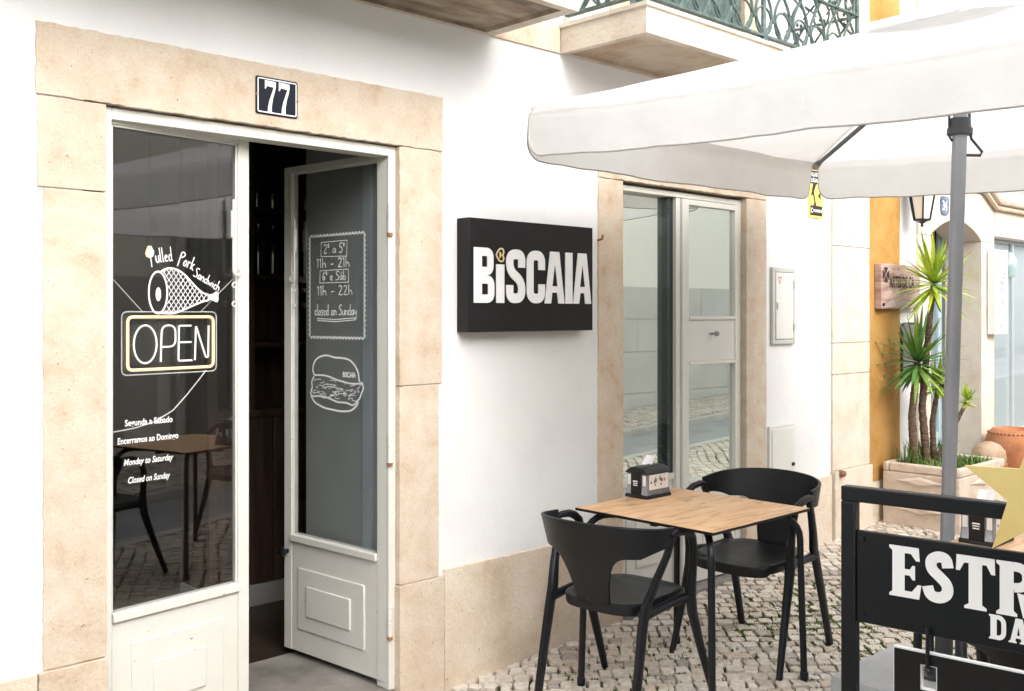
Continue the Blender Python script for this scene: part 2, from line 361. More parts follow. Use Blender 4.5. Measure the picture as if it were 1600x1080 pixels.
# single-stroke handwriting: x-height .5, cap height 1, baseline 0
HF = {
 'P': (.55, [[(.12, -.25), (.1, .9)], [(.1, .9), (.3, 1.02), (.5, .85), (.42, .62), (.1, .48)]]),
 'S': (.5, [[(.45, .9), (.3, 1), (.1, .88), (.12, .68), (.38, .42), (.4, .15), (.22, 0), (.02, .1)]]),
 'C': (.5, [[(.45, .85), (.25, 1), (.06, .75), (.05, .3), (.2, .02), (.45, .12)]]),
 'u': (.42, [[(.05, .5), (.06, .12), (.18, 0), (.32, .15), (.34, .5)], [(.34, .5), (.38, .02)]]),
 'l': (.24, [[(.08, 1.05), (.1, .05), (.2, .02)]]),
 'e': (.4, [[(.06, .26), (.32, .32), (.26, .5), (.1, .46), (.05, .2), (.16, 0), (.36, .08)]]),
 'd': (.45, [[(.32, .42), (.16, .5), (.04, .25), (.14, 0), (.32, .14)], [(.34, 1.05), (.33, .1), (.42, .02)]]),
 'o': (.42, [[(.2, .5), (.05, .3), (.1, .03), (.28, .03), (.35, .28), (.2, .5)]]),
 'r': (.34, [[(.06, .5), (.08, 0)], [(.08, .32), (.2, .5), (.32, .44)]]),
 'k': (.42, [[(.08, 1.0), (.08, 0)], [(.34, .5), (.09, .22), (.38, 0)]]),
 'a': (.42, [[(.32, .45), (.14, .5), (.04, .22), (.14, 0), (.3, .14), (.33, .5)], [(.33, .5), (.38, .02)]]),
 'n': (.42, [[(.05, .5), (.06, 0)], [(.06, .3), (.2, .5), (.32, .4), (.36, 0)]]),
 'w': (.56, [[(.03, .5), (.12, .02), (.26, .4), (.38, .02), (.5, .5)]]),
 'i': (.2, [[(.08, .5), (.1, .02)], [(.08, .7), (.1, .74)]]),
 'c': (.36, [[(.32, .42), (.16, .5), (.04, .24), (.16, .0), (.34, .1)]]),
 'h': (.44, [[(.06, 1.05), (.07, 0)], [(.07, .3), (.22, .5), (.33, .38), (.37, 0)]]),
 'b': (.42, [[(.06, 1.05), (.07, .02), (.25, .0), (.35, .25), (.22, .48), (.07, .35)]]),
 's': (.34, [[(.3, .44), (.16, .5), (.06, .38), (.26, .18), (.18, 0), (.03, .06)]]),
 'y': (.42, [[(.05, .5), (.1, .15), (.3, .2), (.34, .5)], [(.34, .5), (.32, -.25), (.15, -.38), (.06, -.25)]]),
 '1': (.26, [[(.02, .8), (.14, 1), (.14, 0)]]),
 '2': (.46, [[(.05, .8), (.2, 1), (.36, .85), (.3, .55), (.04, .02), (.42, .04)]]),
 '5': (.44, [[(.38, 1), (.1, .98), (.08, .58), (.28, .6), (.38, .32), (.24, 0), (.04, .1)]]),
 '6': (.42, [[(.32, 1), (.12, .7), (.05, .3), (.16, 0), (.34, .15), (.3, .42), (.08, .36)]]),
 'º': (.24, [[(.1, 1), (.02, .88), (.1, .74), (.19, .88), (.1, 1)], [(.03, .64), (.18, .64)]]),
 '-': (.46, [[(.08, .34), (.38, .36)]]), ' ': (.3, []),
 'á': (.42, [[(.32, .45), (.14, .5), (.04, .22), (.14, 0), (.3, .14), (.33, .5)], [(.33, .5), (.38, .02)], [(.16, .66), (.28, .82)]]),
}
def hand(mb, txt, size, fn, wd, width=None):
    """Handwritten line starting at (0,0) of fn."""
    tot = sum(HF[c][0] for c in txt); kx = (width / (tot * size)) if width else 1
    x = 0
    for c in txt:
        for st in HF[c][1]:
            pts = [((x + p[0]) * size * kx, p[1] * size + random.uniform(-.02, .02) * size) for p in st]
            mb.ribbon(fillet(pts, size * .2, 3), wd * random.uniform(.85, 1.15), fn)
        x += HF[c][0]

# ------------------------------------------------------------------ setting: ground
GX0, GX1 = -60, 90
def slope_sheet(name, y0, y1, dz, mat, nx=60):
    mb = MB()
    mb.grid([[(GX0 + (GX1 - GX0) * i / nx, y, ground(GX0 + (GX1 - GX0) * i / nx) + dz) for i in range(nx + 1)] for y in (y0, y1)])
    return tag(mb.build(name, mat), kind='structure')
slope_sheet('ground', -60, 60, -.35, M['soilbed'])
slope_sheet('pavement_bed', -2.80, .3, -.024, M['soilbed'])
slope_sheet('road', -4.0, -2.92, -.07, M['asphalt'])
mb = MB()
x = -12.0
while x < 26:
    L_ = random.uniform(.8, 1.1)
    for y0, y1 in ((-2.92, -2.80), (-4.12, -4.0)):
        g0, g1 = ground(x), ground(x + L_ - .006)
        mb.add([(x, y0, g0 - .25), (x + L_ - .006, y0, g1 - .25), (x + L_ - .006, y1, g1 - .25), (x, y1, g0 - .25),
                (x, y0, g0), (x + L_ - .006, y0, g1), (x + L_ - .006, y1, g1), (x, y1, g0)],
               [(0, 3, 2, 1), (4, 5, 6, 7), (0, 1, 5, 4), (1, 2, 6, 5), (2, 3, 7, 6), (3, 0, 4, 7)])
    x += L_
tag(mb.build('kerb', M['kerb'], bevel=.012), kind='structure')

def cobbles(name, x0, x1, y0, y1, ux, sw, sd, rnd, bevel=True):
    """Hand-laid limestone setts: one mesh, every sett a small worn block."""
    mb = MB(); ux = Vector(ux).normalized(); uy = Vector((-ux.y, ux.x))
    c = Vector(((x0 + x1) / 2, (y0 + y1) / 2)); rad = (Vector((x1, y1)) - c).length
    rows = int(rad / sd) + 2
    for j in range(-rows, rows + 1):
        off = random.uniform(0, sw); n = int(rad / sw) + 2
        jit = .012 * math.sin(j * .7)
        s_ = -n * sw + off
        while s_ < n * sw:
            w_ = sw * random.uniform(.78, 1.25)
            wob = .02 * math.sin(s_ * 2.3 + 1) + .012 * math.sin(s_ * 5.1 + j * .3)
            p = c + ux * (s_ + w_ / 2) + uy * (j * sd + wob + jit)
            s_ += w_
            if not (x0 < p.x < x1 and y0 + .03 < p.y < y1 - .03): continue
            hw, hd = w_ / 2 - .0046, sd / 2 - .0050
            g = ground(p.x) + random.uniform(-.0025, .0025)
            tx, ty = random.uniform(-.03, .03), random.uniform(-.03, .03)
            base = []
            for qx, qy in ((-1, -1), (0, -1.02), (1, -1), (1.03, 0), (1, 1), (0, 1.02), (-1, 1), (-1.03, 0)):
                lx = qx * hw + random.uniform(-rnd, rnd); ly = qy * hd + random.uniform(-rnd, rnd)
                if abs(qx) == 1 and abs(qy) == 1: lx *= .985; ly *= .985
                base.append((lx, ly))
            vs = []
            for k, zz, in ((.97, -.03), (1.0, -.0045), (.95, -.0003)):
                for lx, ly in base:
                    q = p + ux * lx * k + uy * ly * k
                    vs.append((q.x, q.y, g + zz + lx * tx + ly * ty))
            vs.append((p.x, p.y, g + .0015))
            fs = []
            for r_ in (0, 8):
                for k in range(8): fs.append((r_ + k, r_ + (k + 1) % 8, r_ + 8 + (k + 1) % 8, r_ + 8 + k))
            for k in range(8): fs.append((16 + k, 16 + (k + 1) % 8, 24))
            mb.add(vs, fs)
    return mb
mb = cobbles('pavement', 1.2, 11.5, -2.80, 0.05, (math.sin(R(46)), -math.cos(R(46))), .066, .080, .0085)
tag(mb.build('pavement', M['cobble'], smooth=True, ang=55), kind='structure')
mb = cobbles('opposite_pavement', 3, 20, -5.24, -4.12, (1, 0), .095, .095, .008)
tag(mb.build('opposite_pavement', M['cobble'], smooth=True, ang=55), kind='structure')
slope_sheet('opposite_pavement_bed', -5.3, -4.12, -.016, M['soilbed'])

# moss in the joints (nobody could count it)
mb = MB()
for _ in range(9000):
    x = random.triangular(2.9, 7.4, 4.3); y = random.triangular(-2.3, -.05, -1.1)
    dens = .5 + .5 * math.sin(x * 2.1 + y * 3.3) * math.cos(y * 2.7 - x)
    if random.random() > dens ** 1.3: continue
    ux = Vector((math.sin(R(46)), -math.cos(R(46))))
    d_ = Vector((ux.x, ux.y)) if random.random() < .5 else Vector((-ux.y, ux.x))
    for _k in range(9):
        q = Vector((x, y)) + d_ * random.uniform(-.03, .03); a_ = random.uniform(0, 6.28); r_ = random.uniform(.004, .009)
        g = ground(q.x); h_ = random.uniform(.001, .006)
        mb.add([(q.x - r_ * math.cos(a_), q.y - r_ * math.sin(a_), g - .01), (q.x + r_ * math.cos(a_), q.y + r_ * math.sin(a_), g - .01),
                (q.x + random.uniform(-.008, .008), q.y + random.uniform(-.008, .008), g + h_)], [(0, 1, 2)])
tag(mb.build('moss', M['moss']), 'green moss growing in the joints of the cobbled pavement', 'moss', kind='stuff')

# ------------------------------------------------------------------ buildings
def wall_mesh(x0, x1, z0, z1, holes, y0, y1, rev=0):
    xs = sorted({x0, x1, *[h[0] for h in holes], *[h[1] for h in holes]}); zs = sorted({z0, z1, *[h[2] for h in holes], *[h[3] for h in holes]})
    xs = [x for x in xs if x0 <= x <= x1]; zs = [z for z in zs if z0 <= z <= z1]
    mb = MB()
    for i in range(len(xs) - 1):
        for j in range(len(zs) - 1):
            cx, cz = (xs[i] + xs[i + 1]) / 2, (zs[j] + zs[j + 1]) / 2
            if any(h[0] < cx < h[1] and h[2] < cz < h[3] for h in holes): continue
            a_, b_, c_, d_ = xs[i], xs[i + 1], zs[j], zs[j + 1]
            mb.cur = 0; mb.add([(a_, y0, c_), (b_, y0, c_), (b_, y0, d_), (a_, y0, d_)], [(0, 1, 2, 3)])
            mb.cur = 1; mb.add([(a_, y1, c_), (b_, y1, c_), (b_, y1, d_), (a_, y1, d_)], [(3, 2, 1, 0)])
    mb.cur = 0
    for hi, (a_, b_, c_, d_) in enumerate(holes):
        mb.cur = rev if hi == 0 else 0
        mb.add([(a_, y0, c_), (a_, y1, c_), (a_, y1, d_), (a_, y0, d_)], [(0, 1, 2, 3)])
        mb.add([(b_, y0, c_), (b_, y1, c_), (b_, y1, d_), (b_, y0, d_)], [(3, 2, 1, 0)])
        mb.add([(a_, y0, d_), (b_, y0, d_), (b_, y1, d_), (a_, y1, d_)], [(0, 3, 2, 1)])
        if c_ > z0: mb.add([(a_, y0, c_), (b_, y0, c_), (b_, y1, c_), (a_, y1, c_)], [(0, 1, 2, 3)])
    mb.cur = 0
    for xx in (x0, x1): mb.add([(xx, y0, z0), (xx, y1, z0), (xx, y1, z1), (xx, y0, z1)], [(0, 1, 2, 3)])
    mb.add([(x0, y0, z1), (x1, y0, z1), (x1, y1, z1), (x0, y1, z1)], [(0, 1, 2, 3)])
    return mb

B1 = thing('cafe_building', 'white plastered cafe building with cream stone door and window surrounds and iron balconies', 'building', (2, 0, 0))
WT = .72
wall_mesh(-5, 6.60, -.6, 7.2, [(1.30, 2.60, -.6, 2.40), (3.95, 5.17, -.6, 2.32), (1.45, 2.5, 3.0, 5.4), (4.05, 5.10, 3.0, 5.4)], 0, WT, 2).build('wall', [M['plaster'], M['dark'], surf('shade_greyed_reveal', [(.36, .37, .365), (.42, .43, .425)], 2.2, .8, .1, 20)], B1)  # door reveal: white plaster greyed in colour to stand for shade
mb = MB(); mb.box(-5.2, 6.75, -.25, WT + .1, 7.203, 7.36); mb.box(-5.1, 6.68, -.12, WT, 7.36, 7.5); mb.build('cornice', M['stone'], B1, bevel=.02)
mb = MB(); mb.box(-5.3, 6.6, -.3, 7, 7.503, 7.6); mb.build('roof', M['terra'], B1)

def stone(parts, name='stone_surround', y0=-.007, y1=.12, mat='stone'):
    for x0, x1, z0, z1, pr, sides in parts:
        nm = name
        if name == 'stone_surround': nm = 'lintel' if x1 - x0 > 1 else ('base_block' if pr > .01 else 'jamb')
        mb = MB()
        mb.prism(rough_rect(x0, x1, z0, z1, .0022, .02, sides), lambda a_, b_, pr=pr: (a_, y0 - pr, b_), (0, y1 - y0 + pr, 0))
        mb.build(nm, M[mat], B1, bevel=.0016)
# door surround: jambs, lintel and the thicker base blocks
stone([(1.175, 1.373, .478, 1.995, 0, 'LR'), (1.158, 1.373, 1.999, 2.284, 0, 'LR'), (2.580, 2.788, .488, 1.30, 0, 'LR'), (2.580, 2.806, 1.304, 2.284, 0, 'LR'),
       (1.153, 2.809, 2.288, 2.517, .002, 'LRTB'), (1.158, 1.373, -.3, .474, .012, 'LRT'), (2.572, 2.809, -.3, .484, .012, 'RT')])
stone([(3.812, 4.0, -.2, 2.27, 0, 'LR'), (5.114, 5.325, -.2, 2.27, 0, 'LR'), (3.81, 5.327, 2.274, 2.50, .002, 'LRTB')])
stone([(-5, 1.154, -.6, .474, .008, 'T'), (2.813, 3.808, -.3, .512, .010, 'T'), (5.329, 6.088, -.2, .556, .010, 'T')], 'plinth', mat='stone_plinth')
# stone pilaster (quoin) at the end of the facade, block by block
stone([(6.093, 6.598, -.2, .575, .03, 'LRT'), (6.098, 6.596, .579, 1.20, .008, 'LR'), (6.098, 6.596, 1.204, 1.405, .008, 'LR'), (6.098, 6.596, 1.409, 2.04, .008, 'LR'),
       (6.098, 6.596, 2.044, 2.83, .008, 'LR'), (6.098, 6.596, 2.834, 3.9, .008, 'LR'), (6.098, 6.596, 3.904, 5.2, .008, 'LR'), (6.098, 6.596, 5.204, 7.19, .008, 'LR')], 'pilaster', mat='stone_pale')
stone([(3.102, 3.533, 2.832, 2.955, .004, ''), (5.57, 6.094, 2.832, 2.955, .004, ''), (-5, .84, 2.832, 2.955, .004, '')], 'string_course')
mb = MB(); mb.box(1.373, 2.575, -.05, WT, -.3, .058); mb.build('threshold', M['threshold'], B1, bevel=.012)
mb = MB(); mb.box(4.002, 5.112, -.035, .3, -.2, .105); mb.build('threshold', M['threshold'], B1, bevel=.012)

# balconies
def balcony(x0, x1):
    mb = MB()
    y0 = -.525; zb, zt = 2.832, 2.946; ins = .045
    mb.cur = 0
    P = [(x0, y0), (x1, y0), (x1, -.003), (x0, -.003)]
    Q = [(x0 + .05, y0 + .05), (x1 - .05, y0 + .05), (x1 - .05, -.02), (x0 + .05, -.02)]
    ring = lambda pts, z: [(p[0], p[1], z) for p in pts]
    mb.grid([ring(P, zb), ring(P, zt)], True)
    P2 = [(x0 - .012, y0 - .012), (x1 + .012, y0 - .012), (x1 + .012, -.003), (x0 - .012, -.003)]
    mb.grid([ring(P, zt), ring(P2, zt + .004), ring(P2, zt + .022)], True)
    mb.add(ring(P2, zt + .022), [(0, 1, 2, 3)])
    mb.grid([ring(P, zb), ring(Q, zb + .004)], True)
    mb.cur = 1
    mb.grid([ring(Q, zb + .004), ring([(q[0] * .985 + .015 * (x0 + x1) / 2, q[1] + .012 if q[1] < -.1 else q[1]) for q in Q], zb + .018)], True)
    Qi = [(q[0] * .985 + .015 * (x0 + x1) / 2, q[1] + .012 if q[1] < -.1 else q[1]) for q in Q]
    mb.add(ring(Qi, zb + .018), [(3, 2, 1, 0)])
    return mb
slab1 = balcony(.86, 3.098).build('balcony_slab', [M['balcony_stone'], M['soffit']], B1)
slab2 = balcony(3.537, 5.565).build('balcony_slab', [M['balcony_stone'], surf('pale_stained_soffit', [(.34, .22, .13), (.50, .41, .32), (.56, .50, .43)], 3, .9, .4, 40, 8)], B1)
def railing(x0, x1, slab):
    y = -.475; zb = 3.008; top = 3.93
    mb = MB()
    def run(p0, p1):
        d = Vector(p1) - Vector(p0); L_ = d.length; d.normalize()
        ang = math.atan2(d.y, d.x)
        X = Matrix.Translation((p0[0], p0[1], 0)) @ Matrix.Rotation(ang, 4, 'Z'); mb.X = X
        for zz, hh in ((zb, .012), (zb + .30, .010), (top - .14, .010), (top, .022)):
            mb.box(0, L_, -.014, .014, zz, zz + hh)
        n = max(2, round(L_ / .175)); st = L_ / n
        for i in range(n):
            cx = (i + .5) * st
            for sg in (-1, 1):
                pts = [(cx + sg * (.012 + .062 * math.sin(math.pi * k / 16 * 2.0) * (1 if k <= 16 else 1)), 0, zb + .012 + (top - zb) * k / 32) for k in range(33)]
                mb.tube(pts, .0075, 6)
                # C scroll between the bars at the foot and at mid height
                for z_, r_ in ((zb + .09, .055), (zb + .40, .045)):
                    sp = [(cx + st / 2 * sg * .98 + sg * -(r_ * (1 - .55 * k / 20)) * math.cos(k / 20 * 4.6), 0.006 * sg, z_ + r_ * (1 - .55 * k / 20) * math.sin(k / 20 * 4.6 - 1.4)) for k in range(21)]
                    mb.tube(sp, .0055, 6)
            mb.tube([(q[0], 0, q[1]) for q in arc(cx, zb + .085, .072, .072, 0, 360, 22)[:-1]], .006, 6, closed=True)
            mb.tube([(q[0], 0, q[1]) for q in arc(cx, top - .07, .055, .055, 0, 360, 20)[:-1]], .006, 6, closed=True)
            for k in range(5):   # little cast leaves along the middle rail
                a_ = k * 1.256; mb.lathe([(0.001, -.016), (.012, 0), (.001, .016)], (cx + .022 * math.cos(a_), 0, zb + .305 + .03 * math.sin(a_)), 6)
    xa, xb = x0 + .03, x1 - .03
    run((xa, -.02), (xa, y)); run((xa, y), (xb, y)); run((xb, y), (xb, -.02))
    mb.X = None
    for px, py in ((xa, y), (xb, y), ((xa + xb) / 2, y)):
        mb.lathe([(.012, 2.966), (.026, 2.972), (.03, 2.990), (.016, 3.006), (.013, 3.02), (.013, top + .02), (.022, top + .03), (.02, top + .06), (.001, top + .075)], (px, py, 0), 12)
    mb.build('railing', M['green'], slab, smooth=True)
railing(.86, 3.098, slab1); railing(3.537, 5.565, slab2)
for cx in (1.975, 4.575):       # balcony doors behind the railings
    x0, x1 = cx - .52, cx + .52
    stone([(x0 - .15, x0 - .003, 2.97, 5.40, 0, 'LR'), (x1 + .003, x1 + .15, 2.97, 5.40, 0, 'LR'), (x0 - .15, x1 + .15, 5.404, 5.62, .002, 'T')])
    mb = MB(); mb.box(x0, x0 + .08, .02, .10, 2.97, 5.4); mb.box(x1 - .08, x1, .02, .10, 2.97, 5.4); mb.box(cx - .05, cx + .05, .03, .10, 2.97, 5.4)
    mb.box(x0 + .08, cx - .05, .03, .1, 5.3, 5.4); mb.box(cx + .05, x1 - .08, .03, .1, 5.3, 5.4); mb.box(x0 + .08, cx - .05, .03, .1, 2.97, 3.45); mb.box(cx + .05, x1 - .08, .03, .1, 2.97, 3.45)
    d = mb.build('balcony_door', M['green'], B1, bevel=.006)
    mb = MB(); mb.box(x0 + .08, cx - .05, .06, .066, 3.45, 5.3); mb.build('pane', M['shopglass'], d); mb = MB(); mb.box(cx + .05, x1 - .08, .06, .066, 3.45, 5.3); mb.build('pane', M['shopglass'], d)

# ---- interior seen through the door
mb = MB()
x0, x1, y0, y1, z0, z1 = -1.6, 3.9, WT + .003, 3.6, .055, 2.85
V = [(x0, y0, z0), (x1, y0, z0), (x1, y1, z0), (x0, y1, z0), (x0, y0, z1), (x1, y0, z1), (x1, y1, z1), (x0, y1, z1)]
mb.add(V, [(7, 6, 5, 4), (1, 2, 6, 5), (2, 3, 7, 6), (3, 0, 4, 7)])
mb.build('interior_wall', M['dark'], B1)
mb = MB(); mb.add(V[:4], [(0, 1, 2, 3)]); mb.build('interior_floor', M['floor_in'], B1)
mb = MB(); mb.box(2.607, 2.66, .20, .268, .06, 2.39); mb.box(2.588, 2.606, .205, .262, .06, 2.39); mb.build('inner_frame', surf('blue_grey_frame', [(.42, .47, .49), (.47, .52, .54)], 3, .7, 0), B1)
cab = thing('wall_cabinet', 'dark brown panelled wooden cabinet standing inside the dark doorway', 'cabinet', (3.0, 1.6, .055))
mb = MB()
for i in range(7):
    mb.box(2.52 + i * .19, 2.52 + i * .19 + .182, 1.5, 1.8, .17, 1.05)
mb.build('panel', M['wood_dark'], cab, bevel=.004)
mb = MB(); mb.box(2.51, 3.88, 1.49, 1.8, 1.053, 1.09); mb.box(2.51, 2.57, 1.5, 1.8, 1.09, 2.84); mb.box(2.72, 2.78, 1.5, 1.8, 1.09, 2.84); mb.box(2.57, 3.88, 1.78, 1.8, 1.09, 2.84)
for z in (1.42, 1.78, 2.14): mb.box(2.78, 3.88, 1.52, 1.78, z, z + .022)
mb.build('shelf', M['wood_dark'], cab)
mb = MB(); mb.box(2.51, 3.88, 1.488, 1.8, .057, .166); mb.build('skirting', surf('shade_greyed_skirting', [(.26, .25, .23), (.31, .30, .28)], 4, .6, 0), cab)  # white skirting; its shade is put into the grey colour
bot = None
k = 0
for z in (1.805, 2.165):
    for i in range(5):
        x = 2.86 + i * .10
        lb = 'dark green bottle on the cabinet shelves inside the cafe'
        if bot is None:
            bot = MB(); bot.lathe([(.034, 0), (.036, .01), (.036, .15), (.03, .18), (.013, .205), (.013, .26), (.015, .262), (.015, .275)], (x, 1.60, z + .002), 12)
            bot = tag(bot.build('bottle', M['bottle'], smooth=True), lb, 'bottle', 'bottles on the cabinet shelves'); bx, bz = x, z
        else:
            c = bot.copy(); C.objects.link(c); c.location = (x - bx, random.uniform(-.03, .03), z - bz)
bl = thing('pendant_lamp', 'small warm glowing bulb hanging inside behind the door glass', 'lamp', (2.07, 1.2, 1.88))
mb = MB(); mb.lathe([(.001, -.025), (.014, -.019), (.019, -.005), (.015, .012), (.008, .03)], (2.07, 1.2, 1.88), 14); mb.build('bulb', M['bulb'], bl, smooth=True)
mb = MB(); mb.lathe([(.012, .03), (.014, .07), (.003, .075), (.003, .968)], (2.07, 1.2, 1.88), 8); mb.build('cord', M['black'], bl)

# ---- door frame and door leaves
mb = MB(); mb.box(1.374, 1.402, .018, .10, .06, 2.283); mb.box(2.543, 2.579, .018, .10, .06, 2.283); mb.box(1.402, 2.543, .018, .10, 2.243, 2.283)
frame = mb.build('door_frame', M['cream'], B1, bevel=.003)
def xf(P, ang): return Matrix.Translation((P[0], P[1], 0)) @ Matrix.Rotation(R(ang), 4, 'Z')
XL = xf((1.404, .035), 7.5)
# right leaf: local x runs from the hinge to the free edge, local -y is the street face
XR = xf((2.543, .035), 94.4) @ Matrix.Diagonal((1, -1, 1, 1))
def leaf(X, Wd, gx0, gx1, gz0, gz1, panels, z0=.085, z1=2.262):
    T = .038
    mb = MB(X)
    mb.box(0, gx0, 0, T, z0, z1); mb.box(gx1, Wd, 0, T, z0, z1)
    mb.box(gx0, gx1, .0, T, gz1, z1); mb.box(gx0, gx1, .003, T - .003, z0, gz0 - .03); mb.box(gx0, gx1, -.012, T + .004, gz0 - .03, gz0)
    for k, (a0, a1, b0, b1) in enumerate(panels): mb.box(a0, a1, .003 - .007 * (k + 1), .01, b0, b1)
    # small glazing beads round the pane
    for a0, a1, b0, b1 in ((gx0, gx0 + .008, gz0, gz1), (gx1 - .008, gx1, gz0, gz1), (gx0 + .008, gx1 - .008, gz1 - .008, gz1)): mb.box(a0, a1, .006, .014, b0, b1)
    d = mb.build('door', M['cream'], B1, bevel=.003)
    mb = MB(X); mb.box(gx0 + .001, gx1 - .001, .016, .021, gz0 + .001, gz1 - .001); mb.build('pane', M['glass'], d)
    return d
DL = leaf(XL, .560, .006, .512, .600, 2.232, [(.077, .444, .185, .487), (.155, .366, .262, .405)])
DR = leaf(XR, .697, .058, .642, .606, 2.232, [(.137, .589, .19, .462), (.222, .522, .257, .390)])
# door furniture
mb = MB(XR); mb.tube([(.668, -.001, .526), (.668, -.022, .526)], .010, 12); mb.tube([(.668, -.018, .526), (.668, -.026, .526), (.668, -.040, .526), (.668, -.046, .526)], [.012, .021, .021, .010], 16)
mb.build('handle', M['steel'], DR, smooth=True)
def bolt(X, a, d):
    mb = MB(X); mb.tube([(a, -.012, 2.02), (a, -.012, 1.80), (a, -.012, 1.76)] + [(a + q[0] - .0, -.012, q[1]) for q in arc(a * 0 + .016, 1.757, .016, .016, 180, 400, 10)], .0055, 8)
    mb.tube([(a, -.010, 1.88), (a, -.010, 1.98)], .010, 8)
    for z in (1.735, 1.665): mb.tube([(a + .004 + q[0], -.010, q[1]) for q in arc(0, z - .03, .009, .009, 0, 300, 10)], .003, 6)
    mb.build('bolt', M['cream'], d, smooth=True)
bolt(XL, .482, DL); bolt(XR, .604, DR)
for z in (1.99, 1.05, .34):
    mb = MB(); mb.lathe([(.011, -.06), (.011, -.004), (.0095, -.003), (.0095, .003), (.011, .004), (.011, .06)], (2.549, .018, z), 12)
    mb.build('hinge', M['cream'], DR, smooth=True)
    mb = MB(); mb.lathe([(.0115, -.074), (.012, -.060)], (2.549, .018, z), 12); mb.build('hinge_cap', M['rust'], DR)

# ---- drawings on the left door glass
def on(X, dy): return lambda a_, b_: X @ Vector((a_, dy, b_))
fl = on(XL, .0135)
mb = MB()
def hole_free(*a_): pass
ham = [(.232, 1.600)] + [(.250, 1.601), (.285, 1.612), (.325, 1.628), (.365, 1.643), (.392, 1.648)]
top = [(.195, 1.745), (.215, 1.757), (.240, 1.760), (.268, 1.753), (.295, 1.736), (.320, 1.712), (.345, 1.689), (.368, 1.673), (.392, 1.668)]
mb.ribbon(fillet(ham, .03, 4), .0065, fl); mb.ribbon(fillet(top, .03, 4), .0065, fl)
mb.ribbon(arc(.186, 1.673, .036, .073, 0, 360, 36)[:-1], .0065, fl, closed=True)
mb.ribbon([(.186, 1.602), (.232, 1.600)], .006, fl)
mb.add([fl(*p) for p in arc(.187, 1.667, .0105, .024, 0, 360, 20)[:-1]], [list(range(20))])
bone = [(.388, 1.667), (.410, 1.672), (.424, 1.681), (.434, 1.676), (.433, 1.664), (.434, 1.650), (.428, 1.641), (.416, 1.644), (.404, 1.650), (.388, 1.648)]
mb.add([fl(*p) for p in bone], [list(range(len(bone)))])
def inside(a_, b_):
    if a_ > .385 or ((a_ - .186) / .041) ** 2 + ((b_ - 1.673) / .077) ** 2 < 1: return False
    def ip(L_, x):
        for p, q in zip(L_, L_[1:]):
            if p[0] <= x <= q[0]: return p[1] + (q[1] - p[1]) * (x - p[0]) / (q[0] - p[0])
    u, l = ip(top, a_), ip([(.186, 1.602)] + ham, a_)
    return u is not None and l is not None and l < b_ < u
for sg in (1, -1):
    for k in range(-14, 26):
        pts = []
        for j in range(70):
            b_ = 1.595 + j * .0025; a_ = .20 + k * .019 + sg * (b_ - 1.68) * .75
            if inside(a_, b_): pts.append((a_, b_))
        if len(pts) > 3: mb.ribbon([pts[0], pts[-1]], .0026, fl)
def curved(cx, cy, r, a0):
    """maps a text line onto an arc of radius r (clockwise)"""
    def f(a_, b_):
        t = R(a0) - a_ / r
        return fl(cx + (r + b_) * math.cos(t), cy + (r + b_) * math.sin(t))
    return f
def slanted(x, z, ang): 
    c_, s_ = math.cos(R(ang)), math.sin(R(ang))
    return lambda a_, b_: fl(x + a_ * c_ - b_ * s_, z + a_ * s_ + b_ * c_)
hand(mb, 'Pulled', .050, slanted(.156, 1.772, 8), .0038, .090)
hand(mb, 'Pork', .046, slanted(.262, 1.780, -22), .0038, .070)
hand(mb, 'Sandwich', .036, slanted(.325, 1.735, -27), .0034, .122)
mb.build('ham_drawing', M['chalk'], DL)
def line_of(t, x0, x1, z, size, shear, tilt=0):
    vs, fs = text_mesh(t, size, shear=shear, bold=.0006)
    wd = max(p[0] for p in vs); k = (x1 - x0) / wd
    mb = MB(); mb.add([fl(x0 + p[0] * k, z + p[1]) for p in vs], fs); mb.build('lettering', M['white'], DL)
line_of('Segunda a Sábado', .060, .243, 1.219, .030, 0)
line_of('Encerramos ao Domingo', .033, .266, 1.160, .030, 0)
line_of('Monday to Saturday', .055, .246, 1.086, .030, .25)
line_of('Closed on Sunday', .070, .233, 1.024, .030, .25)
# ---- drawings on the right door glass (seen from the street side)
fr = on(XR, .0135)
fr2 = lambda a_, b_: fr(.642 - a_, b_)          # a measured from the free edge so writing reads left to right
mb = MB()
x0, x1, z0, z1 = .118, .488, 1.497, 1.940
def wavy(p, q, n):
    p, q = Vector(p), Vector(q); d = (q - p); nn = Vector((-d.y, d.x)).normalized()
    return [tuple(p + d * i / n + nn * (.007 if i % 2 else -.003)) for i in range(n + 1)]
for p, q, n in (((x0, z1), (x1, z1), 34), ((x1, z1), (x1, z0), 42), ((x1, z0), (x0, z0), 34), ((x0, z0), (x0, z1), 42)):
    mb.ribbon(wavy(p, q, n), .0055, fr2); mb.ribbon([p, q], .0045, fr2)
at = lambda x, z: (lambda a_, b_: fr2(x + a_, z + b_))
hand(mb, '2º a 5º', .042, at(.212, 1.862), .0042, .150)
mb.ribbon([(.196, 1.850), (.372, 1.846), (.375, 1.914), (.198, 1.912)], .003, fr2, closed=True)
hand(mb, '11h - 21h', .042, at(.165, 1.800), .0042, .230)
hand(mb, '6º e Sáb', .040, at(.205, 1.744), .0042, .165)
mb.ribbon([(.188, 1.734), (.385, 1.734), (.383, 1.790), (.190, 1.788)], .003, fr2, closed=True)
hand(mb, '11h - 22h', .042, at(.168, 1.680), .0042, .245)
hand(mb, 'closed on Sunday', .046, at(.150, 1.592), .0042, .290)
for dz in (0, .009): mb.ribbon([(.17, 1.578 - dz), (.30, 1.574 - dz), (.43, 1.582 - dz)], .004, fr2)
mb.build('opening_hours_drawing', M['chalk'], DR)
mb = MB()
